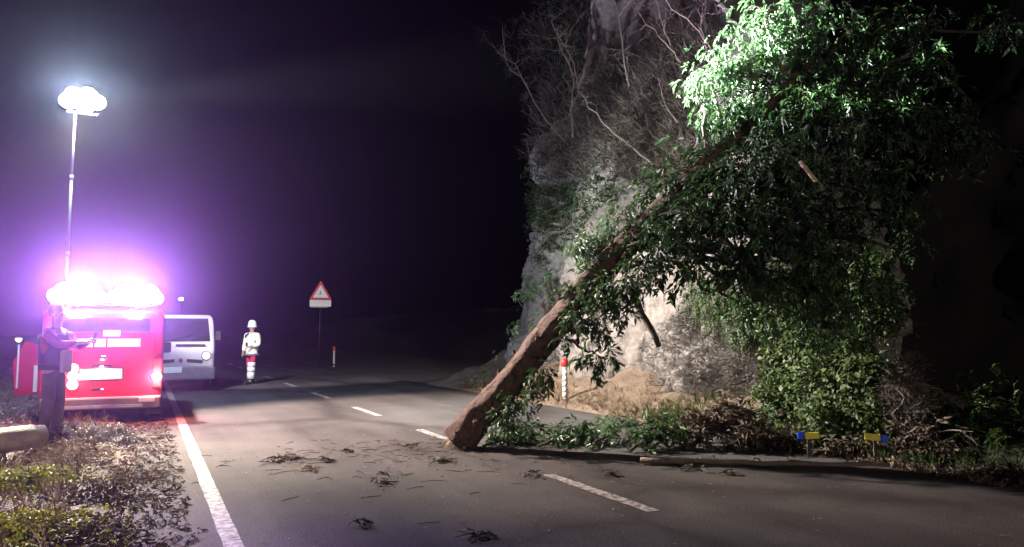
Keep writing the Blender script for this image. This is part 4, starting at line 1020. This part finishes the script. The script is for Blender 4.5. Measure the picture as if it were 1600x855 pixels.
    for sx in (-1, 1):
        m_ = MB(); m_.lathe([(.002, -.008), (.011, -.004), (.011, .004), (.002, .008)], (sx*.03, -.103, 1.645), 10, 'Y'); m_.build('eye', M_BOOT, root, True)
        m_ = MB(); m_.tube([(sx*.078, -.015, 1.61), (sx*.088, -.01, 1.64), (sx*.08, -.01, 1.665)], [.01, .016, .01], 8); m_.build('ear', M_SKIN, root, True)
    m_ = MB(); m_.tube([(-.025, -.098, 1.57), (0, -.105, 1.568), (.025, -.098, 1.57)], .005, 6); m_.build('mouth', M_REDCL, root)
    return root, jk
# fire fighter on the far lane
fp = G(392, 600)
ff, jk = person('person', (fp.x, fp.y, 0), R(-50), dict(larm=((-.2, 0, 1.41), (-.27, .02, 1.14), (-.23, -.1, .93)), rarm=((.2, 0, 1.41), (.27, -.02, 1.15), (.16, -.2, 1.1)), lleg=((-.09, 0, .9), (-.1, .0, .5), (-.12, .16, .09)), rleg=((.09, 0, .9), (.12, -.14, .52), (.1, -.12, .09))),
     dict(trousers=M_TROUS, jacket=M_HIVIS, bulk=1.5, hem=.82), 'person in a pale reflective jacket, red trousers and white helmet standing on the road')
m_ = MB(); m_.lathe([(.145, 1.655), (.15, 1.67), (.125, 1.69), (.122, 1.76), (.1, 1.83), (.06, 1.865), (.01, 1.875)], (0, -.015, 0), 22); hm = m_.build('helmet', M_HELM, ff, True)
m_ = MB(); m_.box((0, -.02, 1.8), (.025, .25, .1)); m_.build('helmet_crest', M_HELM, hm, bevel=.01)
m_ = MB(); m_.tube([(.0, -.15, 1.47), (-.1, -.16, 1.42), (-.14, -.12, 1.36)], .022, 8); m_.build('collar_strap', M_NAVY, ff, True)
m_ = MB(); m_.box((-.03, -.185, 1.15), (.05, .03, .11)); m_.build('radio', M_BLACKP, ff, bevel=.008)
m_ = MB(); m_.lathe([(.206, .83), (.212, .86), (.208, .89)], (0, 0, 0), 20); m_.build('hem_band', M_GREYP, ff, True)
for (x_, y_, z0, z1, r_) in ((.115, -.12, .64, .5, .105), (.115, -.13, .5, .36, .105), (.105, -.125, .4, .16, .1), (-.115, .1, .34, .15, .1)):
    m_ = MB(); m_.lathe([(r_, z1), (r_+.008, (z0+z1)/2), (r_, z0)], (x_, y_, 0), 16); m_.build('reflective_band', M_SHEET, ff, True)
# person beside the van, arms raised towards it
pp_ = G(78, 690, .05)
pn, jk = person('person', (pp_.x, pp_.y, max(.0, vz(pp_.x, pp_.y))+.0), R(62), dict(larm=((-.19, 0, 1.4), (-.2, -.2, 1.24), (-.1, -.42, 1.28)), rarm=((.19, 0, 1.4), (.2, -.2, 1.22), (.06, -.43, 1.3)), lleg=((-.09, 0, .9), (-.1, -.02, .5), (-.11, .03, .09)), rleg=((.09, 0, .9), (.1, -.03, .5), (.1, .0, .09))),
     dict(trousers=M_GTROUS, jacket=M_REDCL, bulk=1.14, hem=1.0), 'person in grey trousers and a red sleeved top with arms raised beside the red van')
m_ = MB(); m_.lathe([(.083, 1.62), (.096, 1.68), (.09, 1.74), (.06, 1.785), (.01, 1.8)], (0, .005, 0), 18); m_.build('hair', M_HAIR, pn, True)
m_ = MB(); m_.lathe([(.168, .92), (.172, 1.05), (.176, 1.2), (.19, 1.3), (.18, 1.38)], (0, .012, 0), 24); vest = m_.build('vest', M_NAVY, pn, True)
m_ = MB(); m_.box((.0, -.165, 1.03), (.22, .05, .3)); m_.build('pale_vest_panel', M_CREAM, pn, bevel=.03)
m_ = MB(); m_.box((.08, -.15, 1.36), (.15, .05, .11), ry=R(10)); m_.build('pale_shoulder_panel', M_CREAM, pn, bevel=.02)
m_ = MB(); m_.box((-.01, -.545, 1.34), (.075, .012, .15), rx=R(12)); tag(m_.build('phone', M_BLACKP, None, bevel=.004), 'small dark phone held up by the person beside the van', 'phone')
ph = bpy.data.objects['phone']; ph.location = pn.location; ph.rotation_euler = pn.rotation_euler

# ================================================================== FAR LAMPS
for (px, py, Y, lab) in ((29, 530, 42, 'tiny far warm lamp at the left frame edge'), (283, 467, 52, 'small far white lamp above the white truck')):
    p = atY(px, py, Y); root = empty('street_lamp', (p.x, Y, 0)); tag(root, lab, 'street lamp', 'far lamps along the road')
    m_ = MB(); m_.tube([(0, .3, -.08), (0, .3, p.z+.1), (0, .12, p.z+.2)], .04, 10); m_.build('post', M_BLACKP, root, True)
    m_ = MB(); m_.lathe([(.02, .12), (.13, .06), (.15, 0), (.09, -.02)], (0, 0, p.z+.05), 16); m_.build('lamp_shade', M_GREYP, root, True)
    m_ = MB(); m_.lathe([(.02, -.12), (.11, -.07), (.13, 0.02)], (0, 0, p.z), 16); m_.build('lamp_bulb', E_STREET, root, True)

# ================================================================== NIGHT HAZE
mb = MB(); mb.box((12, 60, 8.5), (90, 160, 20.4))
hz = mb.build('haze', bpy.data.materials.new('haze')); tag(hz, kind='stuff')
hm_ = hz.data.materials[0]; hm_.use_nodes = True; nt = hm_.node_tree; nt.nodes.clear()
ou = nt.nodes.new('ShaderNodeOutputMaterial'); pv = nt.nodes.new('ShaderNodeVolumePrincipled')
pv.inputs['Color'].default_value = (.92, .93, 1, 1); pv.inputs['Density'].default_value = .00065; pv.inputs['Anisotropy'].default_value = .93
nt.links.new(pv.outputs[0], ou.inputs['Volume'])
